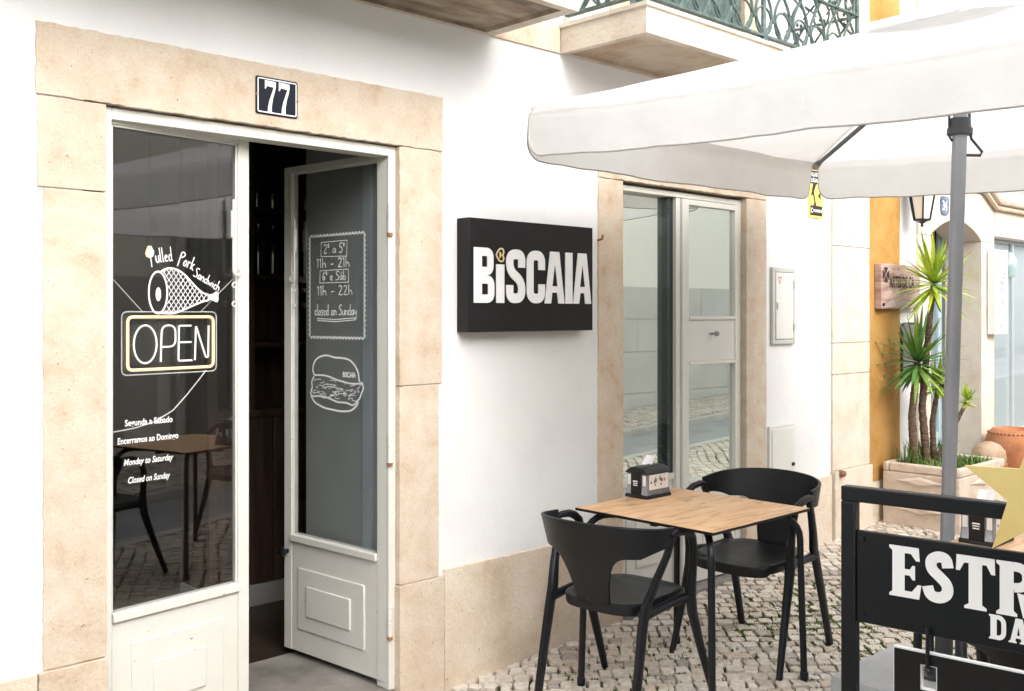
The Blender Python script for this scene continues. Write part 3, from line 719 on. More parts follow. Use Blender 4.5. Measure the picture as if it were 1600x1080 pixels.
topb = [(.150, 1.328), (.137, 1.345), (.142, 1.375), (.165, 1.402), (.205, 1.415), (.245, 1.418), (.29, 1.408), (.345, 1.409), (.395, 1.402), (.430, 1.378), (.452, 1.345), (.455, 1.312)]
mb.ribbon(fillet(topb, .02, 4), .008, fr2); mb.ribbon(fillet([(.150, 1.328), (.23, 1.330), (.31, 1.312), (.40, 1.300), (.478, 1.305), (.484, 1.283), (.468, 1.262), (.462, 1.245), (.425, 1.214)], .03, 4), .007, fr2)
mb.ribbon(fillet([(.125, 1.236), (.150, 1.206), (.22, 1.186), (.33, 1.178), (.40, 1.184), (.435, 1.206), (.45, 1.226)], .03, 4), .008, fr2)
mb.ribbon(fillet([(.148, 1.322), (.128, 1.300), (.136, 1.27), (.122, 1.252), (.128, 1.232), (.19, 1.238), (.25, 1.232), (.31, 1.216), (.37, 1.219), (.41, 1.208), (.43, 1.216)], .02, 4), .007, fr2)
for _ in range(52):
    a_ = random.uniform(.14, .455); b_ = random.uniform(1.238, 1.312) - (a_ - .15) * .03; t = random.uniform(0, 6.28); r_ = random.uniform(.008, .02)
    mb.ribbon([(a_ + r_ * math.cos(t + q * .6) * (1 + .3 * q), b_ + .5 * r_ * math.sin(t + q * .6)) for q in range(5)], .0028, fr2)
put_text(mb, 'BISCAIA', .030, lambda a_, b_: fr2(.345 + a_, 1.328 + b_), sx=.8, bold=.0012)
mb.build('burger_drawing', M['chalk'], DR)

# ---- second doorway with mirror-film glass
mb = MB()
Y0 = .03
mb.box(4.002, 4.03, Y0, .12, .107, 2.259); mb.box(5.075, 5.112, Y0, .12, .107, 2.259); mb.box(4.03, 5.075, Y0, .12, 2.23, 2.259)
mb.box(4.498, 4.535, Y0 + .005, .12, .107, 2.23)
mb.box(4.03, 4.498, Y0 + .03, .12, .107, .70); mb.box(4.03, 4.498, Y0 + .018, .12, .70, .735)
for k, (a0, a1, b0, b1) in enumerate(((4.10, 4.43, .20, .62), (4.17, 4.36, .27, .55))): mb.box(a0, a1, Y0 + .022 - .008 * k, Y0 + .035, b0, b1)
wf = mb.build('window_frame', M['cream'], B1, bevel=.003)
mb = MB(); mb.box(4.031, 4.448, Y0 + .062, Y0 + .07, .736, 2.229); mb.build('pane', M['film'], wf)
mb = MB(); mb.box(4.449, 4.497, Y0 + .028, Y0 + .066, .736, 2.229); mb.build('dark_strip', M['film_dark'], wf)  # dark upright strip between pane and mullion
mb = MB(); x0, x1, yl = 4.538, 5.073, Y0 - .008
mb.box(x0, x0 + .058, yl, yl + .045, .115, 2.226); mb.box(x1 - .03, x1, yl, yl + .045, .115, 2.226); mb.box(x0 + .058, x1 - .03, yl, yl + .045, 2.195, 2.226)
mb.box(x0 + .058, x1 - .03, yl + .004, yl + .045, 1.335, 1.565); mb.box(x0 + .058, x1 - .03, yl - .006, yl + .04, 1.565, 1.585); mb.box(x0 + .058, x1 - .03, yl - .006, yl + .04, 1.315, 1.335)
mb.box(x0 + .058, x1 - .03, yl + .004, yl + .045, .115, .66); mb.box(x0 + .058, x1 - .03, yl - .006, yl + .04, .66, .685)
for k, (a0, a1, b0, b1) in enumerate(((4.65, 4.99, .21, .58), (4.71, 4.93, .27, .52))): mb.box(a0, a1, yl - .006 * (k + 1), yl + .01, b0, b1)
d2 = mb.build('door', M['cream'], B1, bevel=.003)
mb = MB(); mb.box(x0 + .058, x1 - .03, yl + .022, yl + .028, 1.585, 2.195); mb.build('pane', M['film'], d2); mb = MB(); mb.box(x0 + .058, x1 - .03, yl + .022, yl + .028, .685, 1.315); mb.build('pane', M['film'], d2)
mb = MB(); mb.tube([(4.80, yl + .002, 1.487), (4.80, yl - .03, 1.487)], .007, 10); mb.tube([(4.80, yl - .03, 1.487), (4.80, yl - .035, 1.487), (4.80, yl - .048, 1.487)], [.010, .016, .013], 12)
mb.build('handle', M['chrome'], d2, smooth=True)
mb = MB(); mb.tube([(4.86, yl + .002, 1.487), (4.86, yl - .008, 1.487)], .009, 10); mb.build('keyhole', M['chrome'], d2, smooth=True)

# ---- things fixed to the cafe wall
np_ = thing('number_plate', 'navy enamel house number plate reading 77 on the stone lintel', 'house number', (2.005, -.013, 2.40))
X = Matrix.Translation((1.917, -.0145, 2.330))
mb = MB(X); W_, H_ = .176, .138
mb.prism(fillet([(0, 0), (W_, 0), (W_, H_), (0, H_)], .010, 4, True), lambda a_, b_: (a_, 0, b_), (0, .006, 0)); mb.build('plate', M['enamel'], np_, bevel=.002)
mb = MB(X)
mb.ribbon(fillet([(.008, .008), (W_ - .008, .008), (W_ - .008, H_ - .008), (.008, H_ - .008)], .006, 4, True), .0045, lambda a_, b_: (a_, -.001, b_), closed=True)
for ox in (.036, .094):
    sv = [(0, .086), (.004, .086), (.009, .097), (.036, .095), (.028, .070), (.019, .045), (.013, .018), (.012, .0), (.029, .0), (.029, .022), (.033, .050), (.042, .080), (.046, .100), (.046, .117), (.0, .119)]
    mb.add([(ox + p[0], -.001, .010 + p[1] * .97) for p in sv], [list(range(len(sv)))])
mb.build('numerals', M['white'], np_)
for a_, b_ in ((.003, .07), (W_ - .003, .066)):
    mb = MB(X); mb.tube([(a_, -.003, b_), (a_, .001, b_)], .0045, 8); mb.build('nail', M['rust'], np_)

sg = thing('shop_sign', 'black box sign with white BISCAIA lettering on the white wall', 'sign', (3.29, -.04, 1.52))
mb = MB(); mb.box(2.893, 3.686, -.080, -.002, 1.520, 2.010); mb.build('box', M['black'], sg, bevel=.003)
fb = lambda ox: (lambda a_, b_: (ox + a_, -.0815, 1.646 + b_))
h = .238; D_ = (0, -.004, 0)
mb = MB(); s_ = .043
def P_(pts, ox): mb.prism(pts, fb(ox), D_)
P_([(0, 0), (.046, 0), (.046, h), (0, h)], 2.918)
for za, zb_, xr in ((h - .018, h / 2 + .0182, .096), (h / 2 - .0182, .018, .101)):
    path = fillet([(.046, za), (xr, za), (xr, zb_), (.046, zb_)], .038, 7)
    mb.ribbon(path, .036, fb(2.918), d=D_)
P_([(0, 0), (.048, 0), (.048, .169), (0, .169)], 3.049)
w_ = .117
mb.ribbon(fillet([(w_ - s_ / 2, h * .665), (w_ - s_ / 2, h - s_ / 2), (s_ / 2, h - s_ / 2), (s_ / 2, h * .60), (w_ - s_ / 2, h * .40), (w_ - s_ / 2, s_ / 2), (s_ / 2, s_ / 2), (s_ / 2, h * .335)], .036, 7), s_, fb(3.109), d=D_)
mb.ribbon(fillet([(w_ - s_ / 2, h * .635), (w_ - s_ / 2, h - s_ / 2), (s_ / 2, h - s_ / 2), (s_ / 2, s_ / 2), (w_ - s_ / 2, s_ / 2), (w_ - s_ / 2, h * .365)], .036, 7), s_, fb(3.236), d=D_)
for ox, w_ in ((3.352, .131), (3.543, .126)):
    P_([(0, 0), (.041, 0), (.049, .050), (w_ - .049, .050), (w_ - .041, 0), (w_, 0), (w_ / 2 + .030, h), (w_ / 2 - .030, h)], ox)
P_([(0, 0), (.049, 0), (.049, h), (0, h)], 3.489)
mb.build('lettering', M['white'], sg)
for ox, w_ in ((3.352, .131), (3.543, .126)):
    mb = MB(); mb.prism([(w_ / 2 - .016, .080), (w_ / 2 + .016, .080), (w_ / 2, .178)], lambda a_, b_, ox=ox: (ox + a_, -.0856, 1.646 + b_), (0, -.001, 0)); mb.build('letter_counter', M['black'], sg)
mb = MB()
hp = lambda a_, b_: (3.074 + a_, -.0815, 1.856 + b_)
hr = fillet([(-.026, 0), (-.004, .028), (.016, .028), (.022, .012), (.013, 0), (.022, -.012), (.016, -.028), (-.004, -.028)], .010, 5, True)
mb.ribbon(hr, .0068, hp, closed=True, d=(0, -.003, 0)); mb.ribbon([(-.001, -.013), (-.001, .013)], .007, hp, d=(0, -.003, 0)); mb.ribbon([(.0026, 0), (.0095, 0)], .006, hp, d=(0, -.003, 0))
mb.build('heart_emblem', M['goldline'], sg)

def cabinet(x0, x1, z0, z1, label, rim, mark):
    t = thing('meter_cabinet', label, 'utility box', ((x0 + x1) / 2, 0, z0), 0, 'meter cabinets on the white wall')
    mb = MB()
    if rim:
        r_ = .028
        mb.box(x0, x0 + r_, -.022, -.001, z0, z1); mb.box(x1 - r_, x1, -.022, -.001, z0, z1); mb.box(x0 + r_, x1 - r_, -.022, -.001, z0, z0 + r_); mb.box(x0 + r_, x1 - r_, -.022, -.001, z1 - r_, z1)
        mb.build('frame', M['cabinet_rim'], t, bevel=.003)
        mb = MB(); mb.box(x0 + r_ + .003, x1 - r_ - .003, -.026, -.001, z0 + r_ + .003, z1 - r_ - .003); mb.build('door', M['cabinet'], t, bevel=.003)
        for z in (z0 + .10, z1 - .10):
            mb = MB(); mb.box(x1 - r_ - .006, x1 - r_ + .012, -.034, -.0265, z - .022, z + .022); mb.build('hinge', M['cabinet_rim'], t)
        mb = MB(); mb.box(x0 + r_ + .008, x0 + r_ + .018, -.032, -.0265, (z0 + z1) / 2 - .02, (z0 + z1) / 2 + .02)
        mb.build('latch', M['cabinet_rim'], t)
        mb = MB(); tr = [(x0 + .05, z1 - .06), (x0 + .085, z1 - .06), (x0 + .068, z1 - .10)]
        mb.ribbon(tr, .005, lambda a_, b_: (a_, -.0272, b_), closed=True); mb.build('warning_mark', M['red'], t)
    else:
        mb.box(x0, x1, -.018, -.001, z0, z1); mb.build('frame', M['cabinet'], t, bevel=.003)
        mb = MB(); mb.box(x0 + .02, x1 - .015, -.024, -.0185, z0 + .02, z1 - .02); mb.build('door', M['cabinet'], t, bevel=.003)
        mb = MB(); mb.tube([(x1 - .04, -.0235, z0 + .21), (x1 - .04, -.036, z0 + .21)], .011, 10); mb.build('lock', M['steel'], t)
    return t
cabinet(5.372, 5.628, 1.415, 1.878, 'upper meter cabinet with a sage frame and small red warning triangle', True, True)
cabinet(5.345, 5.630, .47, .925, 'lower plain grey meter cabinet with round black lock above the plinth', False, False)

al = thing('alarm_sign', 'small yellow and black security alarm sign on the wall under the parasol corner', 'sign', (5.90, -.006, 2.20))
x0, x1, z0, z1 = 5.815, 5.985, 2.205, 2.52
mb = MB(); mb.prism(fillet([(x0, z0), (x1, z0), (x1, z1), (x0, z1)], .012, 4, True), lambda a_, b_: (a_, -.008, b_), (0, .007, 0)); mb.build('plate', M['alarm_y'], al)
mb = MB()
fa = lambda a_, b_: (x0 + a_, -.0092, z0 + b_)
mb.add([fa(*p) for p in ((.012, .015), (.158, .015), (.158, .078), (.012, .078))], [(0, 1, 2, 3)])
mb.add([fa(*p) for p in ((.012, .215), (.158, .215), (.158, .298), (.012, .298))], [(0, 1, 2, 3)])
mb.add([fa(*p) for p in ((.05, .0785), (.085, .0785), (.055, .165), (.085, .2145), (.045, .2145), (.02, .14), (.045, .145), (.062, .1))], [(0, 1, 2, 3, 4, 5, 6, 7)])
mb.add([fa(*p) for p in ((.105, .14), (.14, .12), (.135, .17))], [(0, 1, 2)])
mb.build('print', M['ink'], al)
mb = MB()
fa2 = lambda ox, oz: (lambda a_, b_: (x0 + ox + a_, -.0100, z0 + oz + b_))
put_text(mb, 'ALARME', .036, fa2(.017, .262), sx=.95, bold=.001); put_text(mb, 'LIGADO', .036, fa2(.020, .226), sx=.95, bold=.001)
put_text(mb, 'PROSEGUR', .024, fa2(.047, .038), sx=.9, bold=.0008)
mb.ribbon(arc(.032, .047, .010, .014, 40, 320, 14), .006, fa2(0, 0))
mb.build('lettering', M['white'], al)

mb = MB(); mb.tube([(6.16, -.03, .56), (6.16, -.06, .56)], .022, 12); mb.tube([(6.16, -.06, .56), (6.16, -.072, .56)], [.022, .012], 12); mb.build('iron_stud', M['rust'], B1, smooth=True)
mb = MB(); mb.tube([(3.80, -.012, 1.96), (3.80, -.04, 1.965), (3.80, -.045, 1.985)], .006, 8); mb.build('iron_hook', M['rust'], B1)
# ------------------------------------------------------------------ neon sign and its wires behind the glass
XN = XL @ Matrix.Translation((.018, 0, 0))
ns = thing('neon_sign', 'clear acrylic neon sign reading OPEN hanging behind the door glass', 'neon sign', tuple(XL @ Vector((.24, .05, 1.39))))
fo = on(XL, .046)
mb = MB(XN); mb.prism(fillet([(.052, 1.388), (.432, 1.388), (.432, 1.606), (.052, 1.606)], .022, 6, True), lambda a_, b_: (a_, .052, b_), (0, .005, 0)); mb.build('backing', M['acrylic'], ns)
mb = MB(XN)
mb.tube([(p[0], .050, p[1]) for p in fillet([(.052, 1.388), (.432, 1.388), (.432, 1.606), (.052, 1.606)], .022, 6, True)], .0022, 6, closed=True); mb.build('rim', M['tube'], ns)
mb = MB(XN); mb.tube([(p[0], .046, p[1]) for p in fillet([(.072, 1.405), (.416, 1.405), (.416, 1.588), (.072, 1.588)], .020, 6, True)], .0052, 10, closed=True); mb.build('border_tube', M['neon'], ns, smooth=True)
mb = MB(XN)
def T(pts, closed=False): mb.tube([(p[0], .046, p[1]) for p in pts], .0034, 8, closed=closed)
T(arc(.139, 1.493, .044, .066, 0, 360, 30)[:-1], True)
T(fillet([(.199, 1.430), (.203, 1.558), (.258, 1.558), (.258, 1.482), (.203, 1.482)], .035, 6))
T(fillet([(.322, 1.556), (.272, 1.556), (.270, 1.431), (.326, 1.431)], .006, 3)); T([(.272, 1.497), (.322, 1.497)])
T(fillet([(.338, 1.431), (.342, 1.556), (.384, 1.440), (.394, 1.440), (.396, 1.556)], .006, 3))
mb.build('letter_tube', M['lit'], ns, smooth=True)
mb = MB(XN)
mb.tube([(.008, .04, 1.722), (.133, .05, 1.604)], .0016, 6); mb.build('wire', M['lit2'], ns); mb = MB(XN)
mb.tube([(.505, .04, 1.735), (.362, .05, 1.604)], .0016, 6); mb.build('wire', M['lit2'], ns); mb = MB(XN)
mb.tube([(.388, .05, 1.392), (.360, .05, 1.362), (.31, .05, 1.31), (.25, .05, 1.255), (.18, .05, 1.222), (.10, .05, 1.205), (.006, .05, 1.197)], .0024, 6)
mb.build('power_cable', M['lit2'], ns, smooth=True)

# ------------------------------------------------------------------ shop building beyond
B2 = thing('neighbour_shop', 'neighbouring shop building with ochre corner band, arched stone doorway and pale shop window', 'building', (9, 0, .2))
mb = wall_mesh(6.60, 16, -.4, 7.0, [(7.50, 8.55, -.4, 2.40), (8.767, 10.4, .55, 2.235), (7.48, 8.30, 3.1, 5.3)], .0015, .5); mb.build('wall', [M['plaster'], M['dark']], B2)
mb = MB(); mb.prism(rough_rect(6.604, 7.06, .45, 6.9, .004, .09, 'R'), lambda a_, b_: (a_, -.010, b_), (0, .03, 0)); mb.build('ochre_band', M['yellow'], B2)
mb = MB(); mb.prism(rough_rect(6.604, 7.30, -.2, .446, .004, .09, 'T'), lambda a_, b_: (a_, -.014, b_), (0, .03, 0)); mb.build('plinth', M['stone_plinth'], B2)
# arched surround
cx, hw, ow, zs, rz_ = 8.02, .47, .70, 2.18, .14
def archpts(w_, z_, rise, n=16): return [(cx - w_ + 2 * w_ * i / n, z_ + rise * math.sin(math.pi * i / n) ** .8) for i in range(n + 1)]
inner = [(cx - hw, -.2)] + archpts(hw, zs, rz_) + [(cx + hw, -.2)]
mb = MB()
mb.prism(rough_rect(cx - ow + .02, cx - hw, -.2, zs, .003, .08, 'LR'), lambda a_, b_: (a_, -.02, b_), (0, .30, 0))
mb.prism(rough_rect(cx + hw, cx + ow + .03, -.2, zs, .003, .08, 'LR'), lambda a_, b_: (a_, -.02, b_), (0, .30, 0))
hd = [(cx - ow + .02, zs + .003), (cx - hw, zs + .003)] + archpts(hw, zs + .003, rz_)[1:-1] + [(cx + hw, zs + .003), (cx + ow + .03, zs + .003), (cx + ow + .03, 2.56), (cx - ow + .02, 2.56)]
mb.prism(hd, lambda a_, b_: (a_, -.02, b_), (0, .30, 0))
mb.build('arch_surround', M['stone_pale'], B2, bevel=.004)
mb = MB(); mb.box(8.755, 10.55, -.024, .2, 2.238, 2.52); mb.build('lintel', M['stone_pale'], B2, bevel=.006)
mb = MB(); mb.box(8.76, 10.5, -.07, .2, .2, .548); mb.build('window_sill', M['stone_pale'], B2, bevel=.006)
mb = MB()   # moulded cornice that steps down from the arch to the shop window
for dz, pr, r_ in ((0, .10, .028), (-.05, .06, .02)):
    mb.tube([(7.4, -.02 - pr / 2, 2.68 + dz), (8.40, -.02 - pr / 2, 2.68 + dz), (8.72, -.02 - pr / 2, 2.52 + dz), (10.8, -.02 - pr / 2, 2.52 + dz)], r_, 8)
mb.build('cornice', M['stone'], B2, smooth=True)
mb = MB(); mb.box(7.0, 9.6, -.35, -.003, 2.83, 2.95); mb.build('balcony_slab', M['balcony_stone'], B2, bevel=.01)
# shop door: pale blue frame, glass, dark transom
mb = MB(); yd = .30
mb.box(7.556, 7.62, yd, yd + .06, .22, 2.32); mb.box(8.42, 8.485, yd, yd + .06, .22, 2.32); mb.box(7.62, 8.42, yd, yd + .05, 1.88, 1.94); mb.box(7.62, 8.42, yd, yd + .06, .22, .62); mb.box(7.98, 8.05, yd + .002, yd + .06, .62, 1.88)
d = mb.build('door', M['palebluepaint'], B2, bevel=.004)
BG = film('blue_grey_glass', .3, (.8, .9, .95), (.17, .22, .25))
mb = MB(); mb.box(7.62, 7.98, yd + .02, yd + .03, .62, 1.88); mb.build('pane', BG, d); mb = MB(); mb.box(8.05, 8.42, yd + .02, yd + .03, .62, 1.88); mb.build('pane', BG, d)
mb = MB(); mb.box(7.62, 8.42, yd + .02, yd + .03, 1.94, 2.32); mb.build('transom_pane', M['film_dark'], d)
mb = MB(); mb.box(8.43, 8.475, yd - .03, yd - .001, .92, 1.06); mb.build('lock', M['steel'], d)
# shop window
mb = MB(); mb.box(8.77, 8.80, .06, .12, .552, 2.233); mb.box(9.36, 9.41, .06, .12, .552, 2.233); mb.box(10.36, 10.398, .06, .12, .552, 2.233); mb.box(8.80, 9.36, .06, .12, 2.20, 2.233); mb.box(9.41, 10.36, .06, .12, 2.20, 2.233)
d = mb.build('shop_window', surf('grey_window_frame', [(.36, .39, .40), (.42, .45, .46)], 5, .5, 0), B2, bevel=.003)
mb = MB(); mb.box(8.80, 9.36, .085, .095, .552, 2.20); mb.build('pane', M['shopglass'], d); mb = MB(); mb.box(9.41, 10.36, .085, .095, .552, 2.20); mb.build('pane', M['shopglass'], d)
# upper window with white frame and green rail
mb = MB(); mb.box(7.33, 7.478, -.02, .2, 2.96, 5.3); mb.box(8.302, 8.45, -.02, .2, 2.96, 5.3); mb.box(7.33, 8.45, -.022, .2, 5.303, 5.5); mb.build('window_surround', M['stone'], B2, bevel=.004)
mb = MB(); mb.box(7.483, 7.57, .05, .11, 3.1, 5.29); mb.box(8.21, 8.297, .05, .11, 3.1, 5.29); mb.box(7.85, 7.94, .05, .11, 3.1, 5.29); mb.box(7.57, 7.85, .05, .11, 5.2, 5.29); mb.box(7.94, 8.21, .05, .11, 5.2, 5.29)
d = mb.build('window', M['white'], B2, bevel=.004)
mb = MB(); mb.box(7.57, 7.85, .075, .085, 3.1, 5.2); mb.build('pane', M['shopglass'], d); mb = MB(); mb.box(7.94, 8.21, .075, .085, 3.1, 5.2); mb.build('pane', M['shopglass'], d)
mb = MB(); mb.box(7.48, 8.3, -.05, -.01, 3.80, 3.86)
for i in range(9): mb.box(7.49 + i * .098, 7.505 + i * .098, -.038, -.023, 2.96, 3.80)
mb.build('window_rail', M['green'], B2)

# things on the shop wall
ws = thing('wooden_shop_sign', 'weathered pinkish wooden board sign with dark lettering on the ochre band', 'sign', (6.97, -.03, 1.63))
XW = Matrix.Translation((6.675, -.012, 1.632))
mb = MB(XW); mb.prism(rough_rect(0, .592, 0, .310, .003, .05, 'LRTB'), lambda a_, b_: (a_, -.05, b_), (0, .05, 0)); mb.build('board', M['rosewood'], ws, bevel=.004)
fw = lambda ox, oz: (lambda a_, b_: (ox + a_, -.0525, oz + b_))
mb = MB(XW); put_text(mb, 'ARTES DE CA', .112, fw(.115, .150), sx=.56, bold=.0022)
for a_ in range(4):
    t = R(90 * a_); c_, s2 = math.cos(t), math.sin(t)
    q = [(.008, .012), (.03, .045), (.03, .05), (.0, .052), (-.03, .05), (-.03, .045), (-.008, .012)]
    mb.add([fw(.062, .235)((p[0] * c_ - p[1] * s2) * .9, p[0] * s2 + p[1] * c_) for p in q], [list(range(len(q)))])
mb.build('lettering', M['ink'], ws)
mb = MB(XW); mb.prism(fillet([(.03, .012), (.575, .012), (.575, .045), (.16, .06), (.10, .05)], .02, 4, True), lambda a_, b_: (a_, -.0515, b_), (0, .001, 0)); mb.build('worn_patch', surf('bleached_wood', [(.36, .28, .25), (.47, .40, .37)], 14, .9, .1), ws)
for a_, b_ in ((.025, .03), (.57, .03)):
    mb = MB(XW); mb.tube([(a_, -.0505, b_), (a_, -.058, b_)], .011, 8); mb.build('screw', M['steel'], ws)
pq = thing('wall_plaque', 'plain dark grey rounded plaque on the white strip behind the yucca', 'plaque', (7.21, -.01, 1.13))
mb = MB(); mb.prism(fillet([(7.075, 1.13), (7.34, 1.13), (7.34, 1.53), (7.075, 1.53)], .03, 5, True), lambda a_, b_: (a_, -.022, b_), (0, .02, 0)); mb.build('panel', M['mirror'], pq)
mb = MB(); mb.tube([(p[0], -.022, p[1]) for p in fillet([(7.075, 1.13), (7.34, 1.13), (7.34, 1.53), (7.075, 1.53)], .03, 5, True)], .006, 6, closed=True); mb.build('frame', M['darkalu'], pq)

ln = thing('wall_lantern', 'black iron wall lantern with frosted panes above the wooden sign', 'lantern', (7.15, -.02, 2.45))
lc = (7.15, -.13, 0)
mb = MB()
def hexp(r_, z): return [(lc[0] + r_ * math.cos(R(60 * k + 30)), lc[1] + r_ * math.sin(R(60 * k + 30)), z) for k in range(6)]
for k in range(6): mb.tube([hexp(.058, 2.265)[k], hexp(.094, 2.46)[k]], .006, 6)
mb.tube(hexp(.058, 2.265), .007, 6, closed=True); mb.tube(hexp(.094, 2.46), .009, 6, closed=True)
mb.lathe([(.001, 2.215), (.012, 2.222), (.006, 2.236), (.03, 2.25), (.056, 2.262)], lc, 12); mb.lathe([(.112, 2.462), (.085, 2.49), (.035, 2.53), (.012, 2.55), (.012, 2.60)], lc, 12)
mb.tube([(lc[0], lc[1], 2.60), (lc[0], lc[1] + .04, 2.64), (lc[0], -.06, 2.62), (lc[0], -.005, 2.56), (lc[0], -.005, 2.44)], .010, 8)
mb.build('frame', M['steel'], ln, smooth=True)
mb = MB(); mb.grid([hexp(.054, 2.268), hexp(.089, 2.458)], True); mb.build('pane', M['lampglass'], ln)
tn = thing('tile_number', 'small blue and white ceramic number tile over the arched doorway', 'house number', (7.84, -.03, 2.35))
mb = MB(); mb.prism(fillet([(7.70, 2.35), (7.84, 2.35), (7.84, 2.49), (7.70, 2.49)], .045, 6, True), lambda a_, b_: (a_, -.032, b_), (0, .011, 0)); mb.build('tile', M['tile'], tn)
mb = MB(); put_text(mb, '34', .10, lambda a_, b_: (7.715 + a_, -.0335, 2.385 + b_), sx=.85, bold=.002); mb.build('numerals', M['white'], tn)
hp_ = thing('white_sign', 'narrow white vertical panel with faint printed marks between arch and shop window', 'sign', (8.73, -.03, 1.43))
mb = MB(); mb.box(8.585, 8.865, -.085, -.027, 1.43, 2.12); mb.build('board', M['paper'], hp_, bevel=.004)
mb = MB()
for _ in range(46):
    a_ = random.uniform(8.63, 8.84); b_ = random.uniform(1.47, 1.98); t = random.uniform(0, 6.28)
    mb.ribbon([(a_ + .018 * math.cos(t + k), b_ + .03 * math.sin(t + k * .8)) for k in range(5)], .007, lambda p, q: (min(8.86, max(8.59, p)), -.0865, q))
mb.build('print', surf('grey_print', [(.28, .31, .36), (.48, .50, .53)], 30, .8, 0), hp_)
om = thing('hanging_ornament', 'oval glass ornament hanging inside the pale shop window', 'ornament', (9.24, .04, 2.0))
mb = MB(); mb.lathe([(.001, -.12), (.045, -.10), (.065, -.03), (.06, .05), (.03, .10), (.001, .115)], (9.25, .045, 2.02), 16); mb.build('body', film('aqua_glass', .3, (.9, 1, 1), (.40, .52, .52)), om, smooth=True)
mb = MB(); mb.tube([(9.25, .045, 2.13), (9.25, .045, 2.2)], .003, 6); mb.build('thread', M['ink'], om)

# ------------------------------------------------------------------ planter and yuccas
pt = thing('stone_planter', 'square pinkish stone planter with carved diamonds beside the ochre band', 'planter', (7.1, -.30, .17))
mb = MB(); px0, px1, py0, py1, pz0, pz1 = 6.72, 7.48, -.575, -.045, .15, .585
mb.box(px0, px1, py0, py1, pz0, pz1 - .06)
for a0, a1, b0, b1 in ((px0, px1, py0, py0 + .045), (px0, px1, py1 - .045, py1), (px0, px0 + .045, py0 + .045, py1 - .045), (px1 - .045, px1, py0 + .045, py1 - .045)): mb.box(a0, a1, b0, b1, pz1 - .06, pz1)
pm = surf('pink_beige_cast_stone', [(.50, .38, .29), (.62, .51, .42), (.68, .59, .50)], 7, .9, .5, 60, 8)
mb.build('box', pm, pt, bevel=.012)
mb = MB()
for zc in (.47, .28):
    yc = (py0 + py1) / 2
    q = [(yc - .18, zc), (yc, zc - .035), (yc + .18, zc), (yc, zc + .035)]
    mb.add([(px0 - .003, *p) for p in q] + [(px0 - .016, yc + (p[0] - yc) * .55, zc + (p[1] - zc) * .55) for p in q], [(0, 1, 5, 4), (1, 2, 6, 5), (2, 3, 7, 6), (3, 0, 4, 7), (4, 5, 6, 7)])
    xc = (px0 + px1) / 2
    q = [(xc - .24, zc), (xc, zc - .035), (xc + .24, zc), (xc, zc + .035)]
    mb.add([(p[0], py0 - .003, p[1]) for p in q] + [(xc + (p[0] - xc) * .55, py0 - .016, zc + (p[1] - zc) * .55) for p in q], [(0, 1, 5, 4), (1, 2, 6, 5), (2, 3, 7, 6), (3, 0, 4, 7), (4, 5, 6, 7)])
mb.build('carved_diamond', pm, pt)
mb = MB(); mb.box(px0 + .046, px1 - .046, py0 + .046, py1 - .046, pz1 - .058, pz1 - .03); mb.build('soil', M['soil'], pt)
mb = MB()
for _ in range(620):
    x = random.uniform(px0 + .05, px1 - .06); y = random.uniform(py0 + .05, py1 - .05); h_ = random.uniform(.03, .15) * (1.3 if y > -.26 else .5)
    a_ = random.uniform(0, 6.28); l_ = random.uniform(.02, .10); r_ = .004
    b0 = Vector((x, y, pz1 - .035)); dx, dy = math.cos(a_), math.sin(a_)
    p1 = b0 + Vector((dx * l_ * .35, dy * l_ * .35, h_ * .7)); p2 = b0 + Vector((dx * l_, dy * l_, h_))
    s2 = Vector((-dy, dx, 0)) * r_
    mb.add([b0 - s2, b0 + s2, p1 + s2 * .8, p1 - s2 * .8, p2], [(0, 1, 2, 3), (3, 2, 4)])
tag(mb.build('planter_grass', M['grass']), 'green grass and small weeds growing in the stone planter', 'grass', kind='stuff')

def yucca(base, path, r0, r1, n, ln_, mat, label, droop=.5):
    t = thing('yucca_plant', label, 'plant', base, 0, 'yuccas in the stone planter')
    P = [Vector(base)] + [Vector(p) for p in path]; pts = []; rs = []
    N = 46
    for i in range(N + 1):
        f = i / N * (len(P) - 1); k = min(int(f), len(P) - 2); u = f - k
        p = P[k].lerp(P[k + 1], u * u * (3 - 2 * u) if len(P) > 2 else u)
        pts.append(p); rs.append((r0 + (r1 - r0) * i / N) * (1 + .10 * (i % 2)) * random.uniform(.95, 1.06))
    mb = MB(); mb.tube(pts, rs, 10); mb.build('trunk', M['trunk'], t, smooth=True)
    tip = P[-1]; mb = MB()
    for i in range(n):
        el = R(88 - 128 * (i / n) ** .8 + random.uniform(-9, 9)); az = i * 2.39996 + random.uniform(-.25, .25)
        L_ = ln_ * random.uniform(.78, 1.1) * (1 if el > 0 else .9); wd = .017 * random.uniform(.85, 1.2)
        d = Vector((math.cos(az) * math.cos(el), math.sin(az) * math.cos(el), math.sin(el)))
        side = Vector((-math.sin(az), math.cos(az), 0)); nrm = side.cross(d).normalized()
        o = tip + Vector((0, 0, .03 * math.sin(el))) ; rows = []
        dr = droop * (math.cos(el) if el > 0 else 1) * random.uniform(.6, 1.2)
        for k in range(7):
            u = k / 6; wv = wd * (.55 + 1.3 * u if u < .35 else 1.0 * (1 - (u - .35) / .65) ** .75 + .02)
            c = o + d * L_ * u + Vector((0, 0, -.5)) * dr * L_ * u * u * .6
            rows.append([c - side * wv + nrm * wv * .35, c, c + side * wv + nrm * wv * .35])
        mb.grid(rows)
    mb.build('crown', mat, t, smooth=True, ang=80)
    return t
yucca((6.98, -.24, .56), [(6.95, -.22, .95), (6.98, -.25, 1.45), (6.95, -.30, 1.80)], .027, .017, 66, .36, M['leaf_bright'], 'tallest yucca with a yellow green crown in the stone planter')
